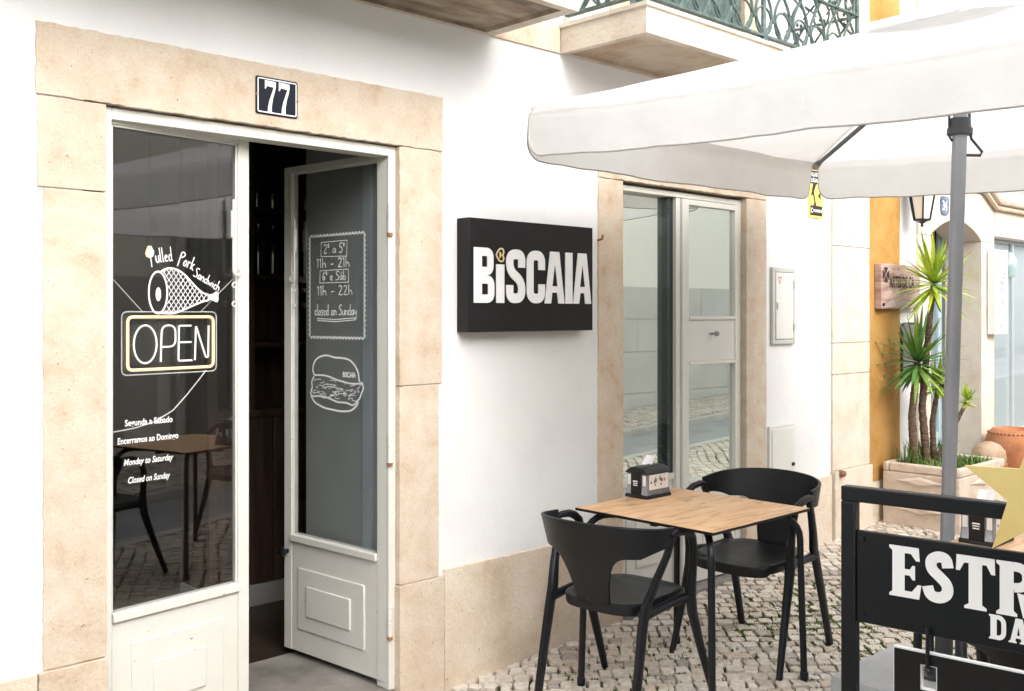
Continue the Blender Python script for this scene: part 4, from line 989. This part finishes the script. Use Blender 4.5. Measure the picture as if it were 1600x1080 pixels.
yucca((6.90, -.19, .56), [(6.88, -.18, .90), (6.90, -.21, 1.26)], .028, .021, 66, .37, M['leaf_dark'], 'middle height yucca with a dark green crown below the tallest one', .7)
yucca((7.05, -.26, .56), [(7.02, -.26, .85), (7.05, -.29, 1.10)], .022, .014, 28, .18, M['leaf_bright'], 'short yucca with a small yellowish crown beneath the dark crown', .8)
yucca((6.98, -.28, .56), [(7.03, -.37, .74), (7.08, -.47, 1.00)], .018, .010, 20, .10, M['leaf_bright'], 'small leaning yucca shoot showing on the right of the parasol pole', .5)

# pots on the pavement by the shop
def pot(name, label, c, prof, mat, cat='pot'):
    t = thing(name, label, cat, c)
    mb = MB(); mb.lathe(prof, c, 32); mb.build('body', mat, t, smooth=True)
    return t
g = ground(8.55)
p = pot('clay_jar', 'large round terracotta jar on the pavement before the shop window', (8.50, -.27, g), [(.10, 0), (.16, .06), (.215, .20), (.225, .30), (.20, .40), (.165, .445), (.15, .45), (.14, .44), (.13, .40)], M['terra'], 'jar')
mb = MB()
for k in range(40):
    a_ = k / 40 * 6.283; mb.lathe([(.001, -.008), (.009, 0), (.001, .008)], (8.50 + .193 * math.cos(a_), -.27 + .193 * math.sin(a_), g + .415), 6)
mb.build('rope_band', surf('dark_clay_rim', [(.16, .06, .03), (.24, .10, .05)], 20, .9), p)
t = thing('ceramic_ball', 'tan ceramic ball on a thin iron stake beside the terracotta jar', 'ornament', (7.93, -.29, ground(7.93)))
g = ground(7.93)
mb = MB(); mb.lathe([(.001, .165), (.06, .175), (.105, .22), (.125, .29), (.115, .355), (.08, .40), (.03, .42), (.001, .422)], (7.93, -.29, g), 28); mb.build('ball', M['ball'], t, smooth=True)
mb = MB(); mb.lathe([(.10, .155), (.128, .25), (.132, .262), (.12, .262), (.09, .18)], (7.93, -.29, g), 24); mb.build('bowl', M['terra'], t, smooth=True)
mb = MB(); mb.lathe([(.06, 0), (.06, .01), (.012, .014), (.012, .16)], (7.93, -.29, g), 12); mb.build('stake', M['steel'], t)
g = ground(7.75)
pot('clay_pot', 'small terracotta pot half hidden behind the parasol pole', (7.66, -.27, g), [(.07, 0), (.10, .18), (.115, .24), (.125, .24), (.125, .285), (.11, .285), (.10, .24)], M['terra'])

# ------------------------------------------------------------------ chairs
def make_chair(label):
    t = thing('armchair', label, 'chair', (0, 0, 0), 0, 'black plastic armchairs at the cafe tables')
    HWD, XB, XE = .280, -.265, -.05
    def back(th, z):        # th -1..1 around the U
        y = HWD * math.sin(th * math.pi / 2) * (1 if True else 1)
        c_ = abs(math.cos(th * math.pi / 2)) ** .72
        lean = (z - .46) / .29
        xb = -.195 - .085 * lean
        return Vector((XE + (xb - XE) * c_, y * (.88 + .13 * lean), z))
    def zlow(th):
        y = abs(HWD * math.sin(th * math.pi / 2))
        if y < .088: return .452
        u = min(1, (y - .088) / .10)
        return .452 + (.655 - .452) * (1 - (1 - u) ** 2.6) ** .62 + .03 * max(0, (y - .23) / .05)
    def ztop(th): return .790 - .030 * th * th
    n, m_ = 72, 16; rows = []
    ths = [-1 + 2 * i / n for i in range(n + 1)]
    for k in range(m_ + 1):
        rows.append([back(th, zlow(th) + (ztop(th) - zlow(th)) * k / m_) for th in ths])
    mb = MB(); mb.grid(rows)
    b = mb.build('backrest', M['plastic'], t, smooth=True, ang=50, solid=.013)
    md = b.modifiers.new("bevel", 'BEVEL'); md.width = .004; md.segments = 2; md.limit_method = 'ANGLE'
    # dished seat
    def outline(k):
        pts = []
        for i in range(48):
            a_ = 2 * math.pi * i / 48; c_, s2 = math.cos(a_), math.sin(a_)
            e_ = 2 / 3.6
            x = .215 * math.copysign(abs(c_) ** e_, c_); y = (.212 if c_ > 0 else .200) * math.copysign(abs(s2) ** e_, s2)
            pts.append(((x * k) + .015, y * k))
        return pts
    mb = MB(); rows = []
    for k, z in ((.0, .440), (.35, .441), (.65, .446), (.85, .455), (.96, .461), (1.0, .456), (1.0, .430), (.985, .418), (.93, .414), (.5, .412), (0, .412)):
        rows.append([(x, y, z - (.012 if x > .17 else 0) * k) for x, y in outline(max(k, .001))])
    mb.grid(rows, True); mb.build('seat', M['plastic'], t, smooth=True, ang=50)
    def bar(pts, ws, ds, s):
        """tapering rounded-rectangular limb; ws along x, ds along y"""
        rows = []
        for (x, y, z), wx, dy in zip(pts, ws, ds):
            ring = []
            for qx, qy in ((-1, -.6), (-.6, -1), (.6, -1), (1, -.6), (1, .6), (.6, 1), (-.6, 1), (-1, .6)):
                ring.append((x + qx * wx / 2, y * s + qy * dy / 2, z))
            rows.append(ring)
        mb = MB(); mb.grid(rows, True); mb.add(rows[0], [list(range(8))]); mb.add(rows[-1], [list(range(8))[::-1]])
        return mb
    for s in (-1, 1):
        # rear leg runs from the underside of the back band down and backwards
        pts = [(-.045, .276, .715), (-.075, .268, .65), (-.125, .248, .56), (-.165, .228, .47), (-.19, .226, .40), (-.235, .230, .22), (-.284, .234, .008), (-.285, .2345, 0)]
        bar(pts, [.030, .034, .040, .050, .046, .040, .034, .030], [.024, .026, .028, .030, .030, .028, .026, .024], s).build('leg', M['plastic'], t, smooth=True, ang=50)
        # arm and front leg in one sweep
        arm = [(-.065, .282, .728), (-.02, .284, .733), (.03, .285, .728), (.068, .284, .712), (.092, .282, .69), (.106, .278, .64), (.108, .273, .58), (.106, .266, .51), (.104, .260, .45), (.116, .259, .38), (.160, .263, .24), (.212, .270, .09), (.243, .275, 0)]
        P = [Vector((p[0], p[1] * s, p[2])) for p in arm]
        rr = [.012, .0155, .0165, .018, .019, .019, .019, .021, .026, .024, .020, .0175, .016]
        mb = MB(); mb.tube(P, rr, 10, squash=.85); mb.build('leg', M['plastic'], t, smooth=True, ang=50)
        pts = [(-.185, .222, .435), (-.10, .226, .437), (0, .230, .440), (.10, .252, .445)]
        mb = MB(); mb.tube([(p[0], p[1] * s, p[2]) for p in pts], [.022, .018, .017, .022], 10); mb.build('side_rail', M['plastic'], t, smooth=True, ang=50)
    return t
ch = make_chair('black armchair in front of the near table, its curved back towards the cafe door')
def settle(o, x, y, rz):
    o.location = (x, y, ground(x)); o.rotation_euler = Matrix.Rotation(-math.atan(.042), 3, 'Y').to_4x4().__matmul__(Matrix.Rotation(rz, 4, 'Z')).to_euler()
settle(ch, 3.245, -.645, R(5))
c2 = copy_thing(ch, (0, 0, 0), 0, 'black armchair at the far side of the near table facing the camera'); settle(c2, 4.07, -.72, R(181.5))
c3 = copy_thing(ch, (0, 0, 0), 0, 'black armchair behind the ESTRELLA barrier, mostly hidden by its panel'); settle(c3, 3.20, -2.335, R(3))
c4 = copy_thing(ch, (0, 0, 0), 0, 'black armchair beyond the second table on the street side of the parasol pole'); settle(c4, 4.36, -2.30, R(184))

# ------------------------------------------------------------------ tables
def make_table(label):
    t = thing('cafe_table', label, 'table', (0, 0, 0), 0, 'oak topped cafe tables')
    h_ = .742; a_ = .352
    mb = MB(); mb.cur = 0
    mb.box(-a_, a_, -a_, a_, h_ - .012, h_ - .0015)
    mb.cur = 1; mb.box(-a_ + .0005, a_ - .0005, -a_ + .0005, a_ - .0005, h_ - .0012, h_); 
    mb.build('tabletop', [M['black'], M['oak']], t)
    mb = MB(); mb.box(-.27, .27, -.015, .015, h_ - .04, h_ - .0125); mb.box(-.015, .015, -.27, -.0155, h_ - .04, h_ - .0125); mb.box(-.015, .015, .0155, .27, h_ - .04, h_ - .0125); mb.build('cross_brace', M['steel'], t)
    for sx in (-1, 1):
        for sy in (-1, 1):
            foot = .042 * sx * .335
            path = [(.16, .16, h_ - .030), (.25, .25, h_ - .030)]
            path += [(.25 + .072 * math.sin(R(q)), .25 + .072 * math.sin(R(q)), h_ - .03 - .10 * (1 - math.cos(R(q)))) for q in range(15, 91, 15)]
            path += [(.326, .326, .40), (.334, .334, foot + .02)]
            mb = MB(); mb.tube([(p[0] * sx, p[1] * sy, p[2]) for p in path], .0145, 12)
            lg = mb.build('leg', M['steel'], t, smooth=True)
            mb = MB(); mb.lathe([(.0165, foot), (.018, foot + .004), (.018, foot + .03), (.016, foot + .034)], (.334 * sx, .334 * sy, 0), 12); mb.build('foot_cap', M['plastic'], lg, smooth=True)
    return t
tb = make_table('oak topped square table with black legs between the two black armchairs')
tb.location = (3.575, -.742, ground(3.575))
t2 = copy_thing(tb, (3.70, -2.135, ground(3.70)), 0, 'oak topped square table behind the ESTRELLA barrier by the parasol pole')

def dispenser(label):
    t = thing('napkin_dispenser', label, 'napkin dispenser', (0, 0, 0), 0, 'napkin dispensers on the cafe tables')
    lx, ly = .088, .064            # half sizes
    mb = MB(); rows = []
    for k, z in ((1.03, 0), (1.03, .008), (.99, .014)): rows.append([(q[0] * k, q[1] * k, z) for q in fillet([(-lx, -ly), (lx, -ly), (lx, ly), (-lx, ly)], .012, 4, True)])
    mb.grid(rows, True); mb.add(rows[-1], [list(range(len(rows[-1])))]); mb.build('base', M['plastic'], t, smooth=True)
    mb = MB(); rows = []
    for k, z in ((.98, .0145), (.95, .03), (.92, .05), (.92, .098)): rows.append([(q[0] * k, q[1] * k, z) for q in fillet([(-lx, -ly), (lx, -ly), (lx, ly), (-lx, ly)], .010, 4, True)])
    mb.grid(rows, True); mb.build('case', M['chrome'], t, smooth=True)
    mb = MB()
    n = 14; rows = []
    for i in range(n + 1):
        u = -1 + 2 * i / n; rows.append([(x, u * ly * .96, .0985 + .026 * (1 - abs(u) ** 3) * (1 - .15 * (abs(x) / lx) ** 3)) for x in [lx * .97 * (-1 + 2 * j / 10) for j in range(11)]])
    mb.grid(rows)
    rim = [r[0] for r in rows] + rows[-1][1:] + [r[-1] for r in rows[::-1]][1:] + rows[0][::-1][1:-1]
    mb.grid([[(p[0], p[1], p[2]) for p in rim], [(p[0], p[1], .0955) for p in rim]], True); mb.add([(p[0], p[1], .0955) for p in rim], [list(range(len(rim)))])
    mb.build('lid', M['plastic'], t, smooth=True)
    for s in (-1, 1):
        mb = MB(); mb.box(*sorted((s * lx * .95, s * (lx + .0035))), -.027, .027, .012, .095); mb.build('end_plate', M['black'], t, bevel=.003)
    mb = MB()
    for s in (-1, 1):
        xx = s * (lx + .0042)
        for z0, z1, w_ in ((.064, .069, .015), (.057, .0605, .014), (.049, .053, .013)): mb.add([(xx, -w_, z0), (xx, w_, z0), (xx, w_ * .8, z1), (xx, -w_ * .8, z1)], [(0, 1, 2, 3)])
    mb.build('emblem', M['white'], t)
    mb = MB()
    for s in (-1, 1):
        for q in (-1, 1): mb.add([(s * (lx * .925), q * .033, .05), (s * (lx * .925), q * .052, .05), (s * (lx * .925), q * .052, .09), (s * (lx * .925), q * .033, .09)], [(0, 1, 2, 3)])
    mb.build('napkin_stack', M['paper'], t)
    mb = MB()
    for s in (1, -1):
        mb = MB(); mb.box(-.068, .070, *sorted((s * ly * .93, s * (ly * .93 + .002))), .034, .092)
        cdm = mb.build('advert_card', surf('card_white', [(.70, .66, .62), (.76, .72, .68)], 30, .6, 0), t)
    mb = MB()
    rr = random.Random(3)
    for k in range(34):
        for s in (-1, 1):
            x = rr.uniform(-.058, .055); z = rr.uniform(.062, .086); yy = s * (ly * .93 + .0026); r_ = rr.uniform(.002, .006)
            if k > 27: z = rr.uniform(.048, .056); x = (-.03 if k % 2 else .015) + rr.uniform(-.003, .003); r_ = .0028
            mb.cur = 0 if (k < 8) else (1 if k < 20 else 2)
            mb.add([(x - r_, yy, z - r_), (x + r_ * 1.2, yy, z - r_ * .8), (x + r_, yy, z + r_), (x - r_ * .8, yy, z + r_ * .7)], [(0, 1, 2, 3)])
    mb.build('advert_print', [surf('orange_print', [(.72, .36, .04), (.78, .48, .08)], 30, .6, 0), surf('blue_print', [(.20, .28, .42), (.33, .42, .55)], 30, .6, 0), M['ink']], cdm)
    mb = MB(); rows = []
    for i in range(9):
        u = i / 8; rows.append([(-.012 + .052 * u + .006 * math.sin(v * 3), -.030 + .060 * v + .012 * u, .126 + .040 * u * (1 - .35 * v) + .004 * math.sin(v * 6 + u * 2)) for v in [k / 6 for k in range(7)]])
    mb.grid(rows); mb.build('napkin', M['paper'], t, smooth=True)
    return t
dsp = dispenser('napkin dispenser with a white napkin on the near oak table')
dsp.location = (3.668, -.430, ground(3.575) + .7425); dsp.scale = (1, 1, 1.13)
dsp2 = copy_thing(dsp, (3.795, -1.872, ground(3.70) + .7425), R(0), 'napkin dispenser seen behind the gold star of the barrier')

# ------------------------------------------------------------------ parasol
ps = thing('parasol', 'large white square parasol with white valance over the cafe tables', 'parasol', (4.055, -1.575, ground(4.05)))
CO = [Vector((2.845, -.515, 2.412)), Vector((5.27, -.36, 2.455)), Vector((5.27, -2.80, 2.385)), Vector((2.85, -2.95, 2.345))]
AP = Vector((4.085, -1.69, 2.80))
cen = (CO[0] + CO[1] + CO[2] + CO[3]) / 4
def side_rows(i):
    a_, b_ = CO[i], CO[(i + 1) % 4]; n, m_ = 56, 16; rows = []
    out = Vector(((a_ + b_) / 2 - cen)).to_2d().normalized(); out = Vector((out.x, out.y, 0))
    for k in range(m_ + 1):
        u = max(.02, k / m_); row = []
        for j in range(n + 1):
            s = .5 - .5 * math.cos(math.pi * j / n); p = AP.lerp(a_.lerp(b_, s), u)
            sg_ = 4 * s * (1 - s)
            p = p + Vector((0, 0, -.016 * sg_ * u * u - .035 * sg_ * math.sin(math.pi * u) - .012 * math.sin(math.pi * u))) - out * .012 * sg_ * u
            p.z += .010 * noise.noise(p * 2.6) * u + .004 * noise.noise(Vector((p.x * 9, p.y * 9, 3))) * u
            row.append(p)
        rows.append(row)
    return rows, out
mb = MB(); vmb = MB(); hem = MB()
for i in range(4):
    rows, out = side_rows(i); mb.grid(rows)
    edge = rows[-1]; n = len(edge) - 1; L_ = (edge[-1] - edge[0]).length
    vr = []
    for k in range(11):
        u = k / 10; row = []
        for j, p in enumerate(edge):
            s = .5 - .5 * math.cos(math.pi * j / n); dd = min(s, 1 - s) * L_; rc = .075
            ln_ = .192 if dd > rc else .192 - rc + rc * math.sqrt(max(0, 1 - ((rc - dd) / rc) ** 2))
            dn = .012 + ln_ * u if u > 0 else 0
            wv = .004 * math.sin(s * 34 + i) + .006 * noise.noise(Vector((p.x * 3.1, p.y * 3.1, u * 1.2 + i))) + .004 * noise.noise(Vector((p.x * 11, p.y * 11, u * 2)))
            row.append(p + out * (.022 * min(1, u * 5) ** .6 + .012 * u + wv * u) + Vector((0, 0, -dn if k else 0)))
        vr.append(row)
    vmb.grid(vr); hem.tube(vr[-1], .0032, 6)
    hem.tube([vr[k][0] for k in range(1, 11)], .0028, 6); hem.tube([vr[k][-1] for k in range(1, 11)], .0028, 6)
sm = MB()
for i in range(4):
    rows, out = side_rows(i); sm.tube([r[0] + Vector((0, 0, .002)) for r in rows], .004, 6)
    sm.tube([p + out * .0235 + Vector((0, 0, -.030)) for p in rows[-1][2:-2]], .0022, 6)
sm.build('seam', M['canvas'], ps, smooth=True)
cn = mb.build('canopy', M['canvas'], ps, smooth=True, ang=80)
vmb.build('valance', M['canvas'], ps, smooth=True, ang=80); hem.build('hem', M['hem'], ps, smooth=True)
mb = MB()    # vent cap over the apex
for i in range(4):
    a_, b_ = AP.lerp(CO[i], .25), AP.lerp(CO[(i + 1) % 4], .25); rows = []
    for k in range(9):
        u = max(.02, k / 8); rows.append([(AP + Vector((0, 0, .045))).lerp(a_.lerp(b_, j / 16) + Vector((0, 0, .020 + .009 * math.sin(j * 1.3 + i * 2))), u) for j in range(17)])
    mb.grid(rows)
mb.build('vent_cap', M['canvas'], ps, smooth=True, ang=80)
PB, PT = Vector((4.06, -1.60, ground(4.05) + .05)), Vector((4.085, -1.672, 2.78))
axis = (PT - PB).normalized()
pat = lambda z: PB + axis * ((z - PB.z) / axis.z)
mb = MB(); mb.tube([PB, pat(.95), pat(1.8), PT], .0275, 24); mb.build('pole', M['alu'], ps, smooth=True)
mb = MB(); mb.tube([pat(.13), pat(.42)], .034, 20); mb.tube([pat(.40), pat(.43)], .040, 20); mb.build('base_sleeve', M['darkalu'], ps, smooth=True)
mb = MB(); mb.tube([pat(2.305), pat(2.33)], .048, 20); mb.tube([pat(2.33), pat(2.37)], .038, 20)
rt = Vector((.719, -.695, 0)); q0 = pat(2.33)
mb.tube([q0 + rt * .038 + Vector((0, 0, .06)), q0 + rt * .04, q0 + rt * .045 + Vector((0, 0, -.04)), q0 + rt * .088 + Vector((0, 0, -.092)), q0 + rt * .08 + Vector((0, 0, -.106)), q0 + rt * .025 + Vector((0, 0, -.105))], .0055, 8)
mb.tube([q0 - rt * .042 + Vector((0, 0, .06)), q0 - rt * .042 + Vector((0, 0, -.03)), q0 - rt * .03 + Vector((0, 0, -.05))], .005, 8)
mb.build('crank_collar', M['darkalu'], ps, smooth=True)
hub = pat(2.62)
for c in CO:
    d = (c - AP); a_ = AP + d * .05 + Vector((0, 0, -.05)); b_ = c + Vector((0, 0, -.022)) - d.normalized() * .045
    mb = MB(); mb.tube([a_, a_.lerp(b_, .5) + Vector((0, 0, -.025)), b_], .013, 8, squash=.75); rb = mb.build('rib', M['darkalu'], ps, smooth=True)
    mb = MB(); mb.tube([b_ - d.normalized() * .005, b_ + d.normalized() * .05], [.018, .022], 10); mb.build('corner_pocket', M['hem'], rb, smooth=True)
    mb = MB(); mb.tube([pat(2.60), a_.lerp(b_, .42) + Vector((0, 0, -.02))], .009, 8); mb.build('strut', M['darkalu'], rb, smooth=True)
bs = thing('concrete_slab', 'pale grey square concrete slab weighing down the parasol behind the barrier', 'concrete slab', (4.06, -1.572, ground(4.05)))
mb = MB(); g = ground(4.05)
rows = [[(4.05 + q[0] * k, -1.575 + q[1] * k, z) for q in fillet([(-.30, -.30), (.30, -.30), (.30, .30), (-.30, .30)], .03, 4, True)] for k, z in ((1, g - .02), (1, g + .085), (.98, g + .10))]
mb.grid(rows, True); mb.add(rows[-1], [list(range(len(rows[-1])))]); mb.build('slab', M['grey_sq'], bs, smooth=True, ang=30)
mb = MB(); mb.lathe([(.075, 0), (.075, .012), (.045, .02), (.045, .06)], (4.06, -1.575, g + .101), 20); mb.build('flange', M['darkalu'], bs, smooth=True)

# ------------------------------------------------------------------ terrace barrier with star
br = thing('terrace_barrier', 'black steel terrace barrier with ESTRELLA DAMM lettering and a gold star', 'barrier', (2.55, -1.972, ground(2.55)), 0)
XB_ = Matrix.Translation((2.55, -1.972, 0)) @ Matrix.Rotation(R(-84), 4, 'Z')     # local x along the barrier, local -y towards the cafe door
g = ground(2.55)
Wb = 1.0
def lb(): return MB(XB_)
mb = lb()
mb.box(0, .040, 0, .035, g + .03, 1.097); mb.box(Wb - .04, Wb, 0, .035, g + .03, 1.097); mb.box(0, Wb, 0, .035, 1.097, 1.137)
mb.box(.04, Wb - .04, .003, .032, .995, 1.022) if False else None
mb.build('frame', M['steel'], br, bevel=.004)
for xx in (.02, Wb - .02):
    mb = lb(); mb.box(xx - .025, xx + .025, -.20, .235, g + .004, g + .0298); mb.build('foot', M['steel'], br, bevel=.004)
mb = lb(); mb.box(.0405, Wb - .0405, .006, .024, .778, 1.022); pn = mb.build('panel', M['steel'], br, bevel=.003)
for a_, b_ in ((.058, 1.0), (.058, .80), (Wb - .058, 1.0), (Wb - .058, .80)):
    mb = lb(); mb.tube([(a_, .0055, b_), (a_, .001, b_)], .007, 10); mb.build('bolt', M['steel'], pn)
fz = lambda ox, oz, k: (lambda a_, b_: (ox + a_ * k, .0035, oz + b_ * k))
LET = {
 'E': (.66, [[(0, 0), (.58, 0), (.62, .28), (.55, .28), (.44, .13), (.30, .13), (.30, .44), (.40, .44), (.45, .36), (.50, .36), (.50, .64), (.45, .64), (.40, .56), (.30, .56), (.30, .87), (.42, .87), (.52, .74), (.59, .74), (.57, 1), (0, 1), (0, .95), (.06, .90), (.06, .10), (0, .05)]], []),
 'S': (.64, [], [([(.47, .70), (.44, .875), (.30, .905), (.15, .82), (.16, .64), (.32, .51), (.46, .38), (.47, .20), (.33, .095), (.14, .12), (.09, .30)], .21)]),
 'T': (.72, [[(0, 1), (-.01, .70), (.06, .70), (.14, .86), (.22, .86), (.22, .1), (.14, .05), (.14, 0), (.54, 0), (.54, .05), (.46, .1), (.46, .86), (.54, .86), (.62, .70), (.69, .70), (.68, 1)]], []),
 'R': (.70, [[(0, 0), (.36, 0), (.36, .05), (.30, .1), (.30, .9999), (0, 1), (0, .95), (.06, .9), (.06, .1), (0, .05)], [(.36, .44), (.50, .42), (.70, .04), (.72, 0), (.46, 0)]], [([(.301, .92), (.44, .91), (.53, .82), (.53, .64), (.44, .55), (.301, .53)], .17)]),
 'L': (.60, [[(0, 0), (.56, 0), (.60, .32), (.53, .32), (.43, .13), (.30, .13), (.30, .9), (.37, .95), (.37, 1), (0, 1), (0, .95), (.06, .90), (.06, .10), (0, .05)]], []),
 'A': (.72, [[(-.02, 0), (.28, 0), (.28, .05), (.23, .09), (.25, .20), (.43, .20), (.46, .09), (.40, .05), (.40, 0), (.76, 0), (.76, .05), (.71, .1), (.50, 1), (.24, 1), (.05, .1), (-.02, .05)]], []),
 'D': (.72, [[(0, 0), (.30, 0), (.30, 1), (0, 1), (0, .95), (.06, .9), (.06, .1), (0, .05)]], [([(.301, .92), (.44, .91), (.56, .78), (.57, .5), (.56, .22), (.44, .09), (.301, .08)], .18)]),
 'M': (.95, [[(0, 0), (.28, 0), (.28, .05), (.22, .1), (.22, .62), (.42, 0), (.50, 0), (.66, .60), (.66, .1), (.60, .05), (.60, 0), (.94, 0), (.94, .05), (.88, .1), (.88, .9), (.94, .95), (.94, 1), (.66, 1), (.48, .46), (.30, 1), (0, 1), (0, .95), (.06, .9), (.06, .1), (0, .05)]], []),
}
def word(mb, txt, x, z, k, gap=.04):
    for c in txt:
        adv, polys, rib = LET[c]; f = fz(x, z, k)
        for p in polys: mb.prism(p, f, (0, -.0012, 0))
        for p, wd in rib: mb.ribbon(fillet(p, .16, 5), wd, f, d=(0, -.0012, 0))
        x += (adv + gap) * k
    return x
mb = lb()
word(mb, 'ESTRELLA', .130, .866, .1315, -.012)
word(mb, 'DAMM', .374, .802, .060, .05)
mb.build('lettering', M['white'], pn)
mb = lb()
f = fz(.130 + .1315 * (.66 + .64 + .72 + .70 + .66 + .6 + .6 - .084), .866, .1315)
mb.add([(lambda q: (q[0], .0018, q[2]))(f(*p)) for p in ((.30, .32), (.40, .32), (.355, .68))], [(0, 1, 2)])
f = fz(.374 + .06 * .77, .802, .06)
mb.add([(lambda q: (q[0], .0018, q[2]))(f(*p)) for p in ((.30, .32), (.40, .32), (.355, .68))], [(0, 1, 2)])
mb.build('letter_counter', M['steel'], pn)
mb = lb(); sc_, sz, SR = .490, 1.170, .176
st = []
for k in range(10):
    r_ = SR if k % 2 == 0 else SR * .405; t = R(90 + 36 * k); st.append((sc_ + r_ * math.cos(t), sz + r_ * math.sin(t)))
mb.prism(st, lambda a_, b_: (a_, -.020, b_), (0, .012, 0)); mb.build('star', M['gold'], br, bevel=.001)
mb = lb(); mb.box(sc_ - .02, sc_ + .02, -.0078, -.0005, 1.10, 1.135); mb.build('star_bracket', M['steel'], br)
# board hanging from two straps below the panel
hb = thing('hanging_menu_board', 'black hanging board with white edges below the lettered barrier panel', 'menu board', tuple(XB_ @ Vector((.5, .02, .25))))
mb = lb(); zt, zb_ = .735, .20
x0, x1 = .140, .860
mb.cur = 0
sl_ = (.212, .248)
for a0, a1, b0, b1 in ((x0, sl_[0], zb_, zt), (sl_[1], x1 - .108, zb_, zt), (x1 - .072, x1, zb_, zt), (sl_[0], sl_[1], zb_, zt - .095), (x1 - .108, x1 - .072, zb_, zt - .095), (sl_[0], sl_[1], zt - .035, zt), (x1 - .108, x1 - .072, zt - .035, zt)):
    mb.box(a0, a1, .004, .019, b0, b1)
mb.build('board', surf('white_foam_core', [(.74, .74, .75), (.79, .79, .80)], 20, .7, 0), hb)
mb = lb()
for a0, a1, b0, b1 in ((x0 + .003, sl_[0] - .003, zb_, zt - .004), (sl_[1] + .003, x1 - .111, zb_, zt - .004), (x1 - .069, x1 - .003, zb_, zt - .004), (sl_[0] - .003, sl_[1] + .003, zb_, zt - .098), (x1 - .111, x1 - .069, zb_, zt - .098), (sl_[0] - .003, sl_[1] + .003, zt - .032, zt - .004), (x1 - .111, x1 - .069, zt - .032, zt - .004)):
    mb.box(a0, a1, .0015, .0038, b0, b1)
mb.build('face', M['black'], hb)
for xx in (.230, x1 - .09):
    mb = lb(); mb.tube([(xx, -.004, .80), (xx, -.006, .74), (xx, -.006, .70), (xx, .010, .688), (xx, .026, .70), (xx, .026, .76), (xx, .026, .80)], .0055, 8)
    mb.build('strap', M['steel'], hb, smooth=True)

# ------------------------------------------------------------------ opposite side of the street (seen in the glass)
B3 = thing('opposite_building', 'pale rendered building with ashlar base across the street, seen only in reflections', 'building', (8, -5.25, .1))
def flip(mb): return mb
mb = MB(); mb.box(-14, 34, -5.95, -5.25, -1, 3.6); mb.build('wall', M['facade'], B3)
mb = MB(); rr = random.Random(5)
for j, (z0, z1) in enumerate(((-.9, .52), (.525, 1.08), (1.085, 1.52), (1.525, 1.96))):
    x = -14 + (j % 2) * .5
    while x < 34:
        L_ = rr.uniform(.9, 1.5)
        if not (6.05 < x + L_ / 2 < 7.9): mb.box(x + .0012, x + L_ - .0012, -5.27, -5.222 + rr.uniform(-.002, .002), z0, z1)
        x += L_
mb.build('ashlar_base', M['ashlar'], B3, bevel=.006)
mb = MB(); mb.box(6.2, 6.32, -5.25, -5.17, 0, 2.6); mb.box(7.55, 7.67, -5.25, -5.17, 0, 2.6); mb.box(6.2, 7.67, -5.25, -5.168, 2.6, 2.75); mb.build('door_surround', M['ashlar'], B3)
mb = MB(); mb.box(6.33, 6.93, -5.249, -5.21, .1, 2.59); mb.box(6.94, 7.54, -5.249, -5.21, .1, 2.59)
for a0 in (6.40, 7.01):
    for z0, z1 in ((.25, .9), (1.05, 1.75), (1.9, 2.45)): mb.box(a0, a0 + .46, -5.21, -5.20, z0, z1)
mb.build('door', surf('grey_green_door', [(.16, .17, .16), (.22, .23, .22)], 5, .6, .1), B3, bevel=.004)
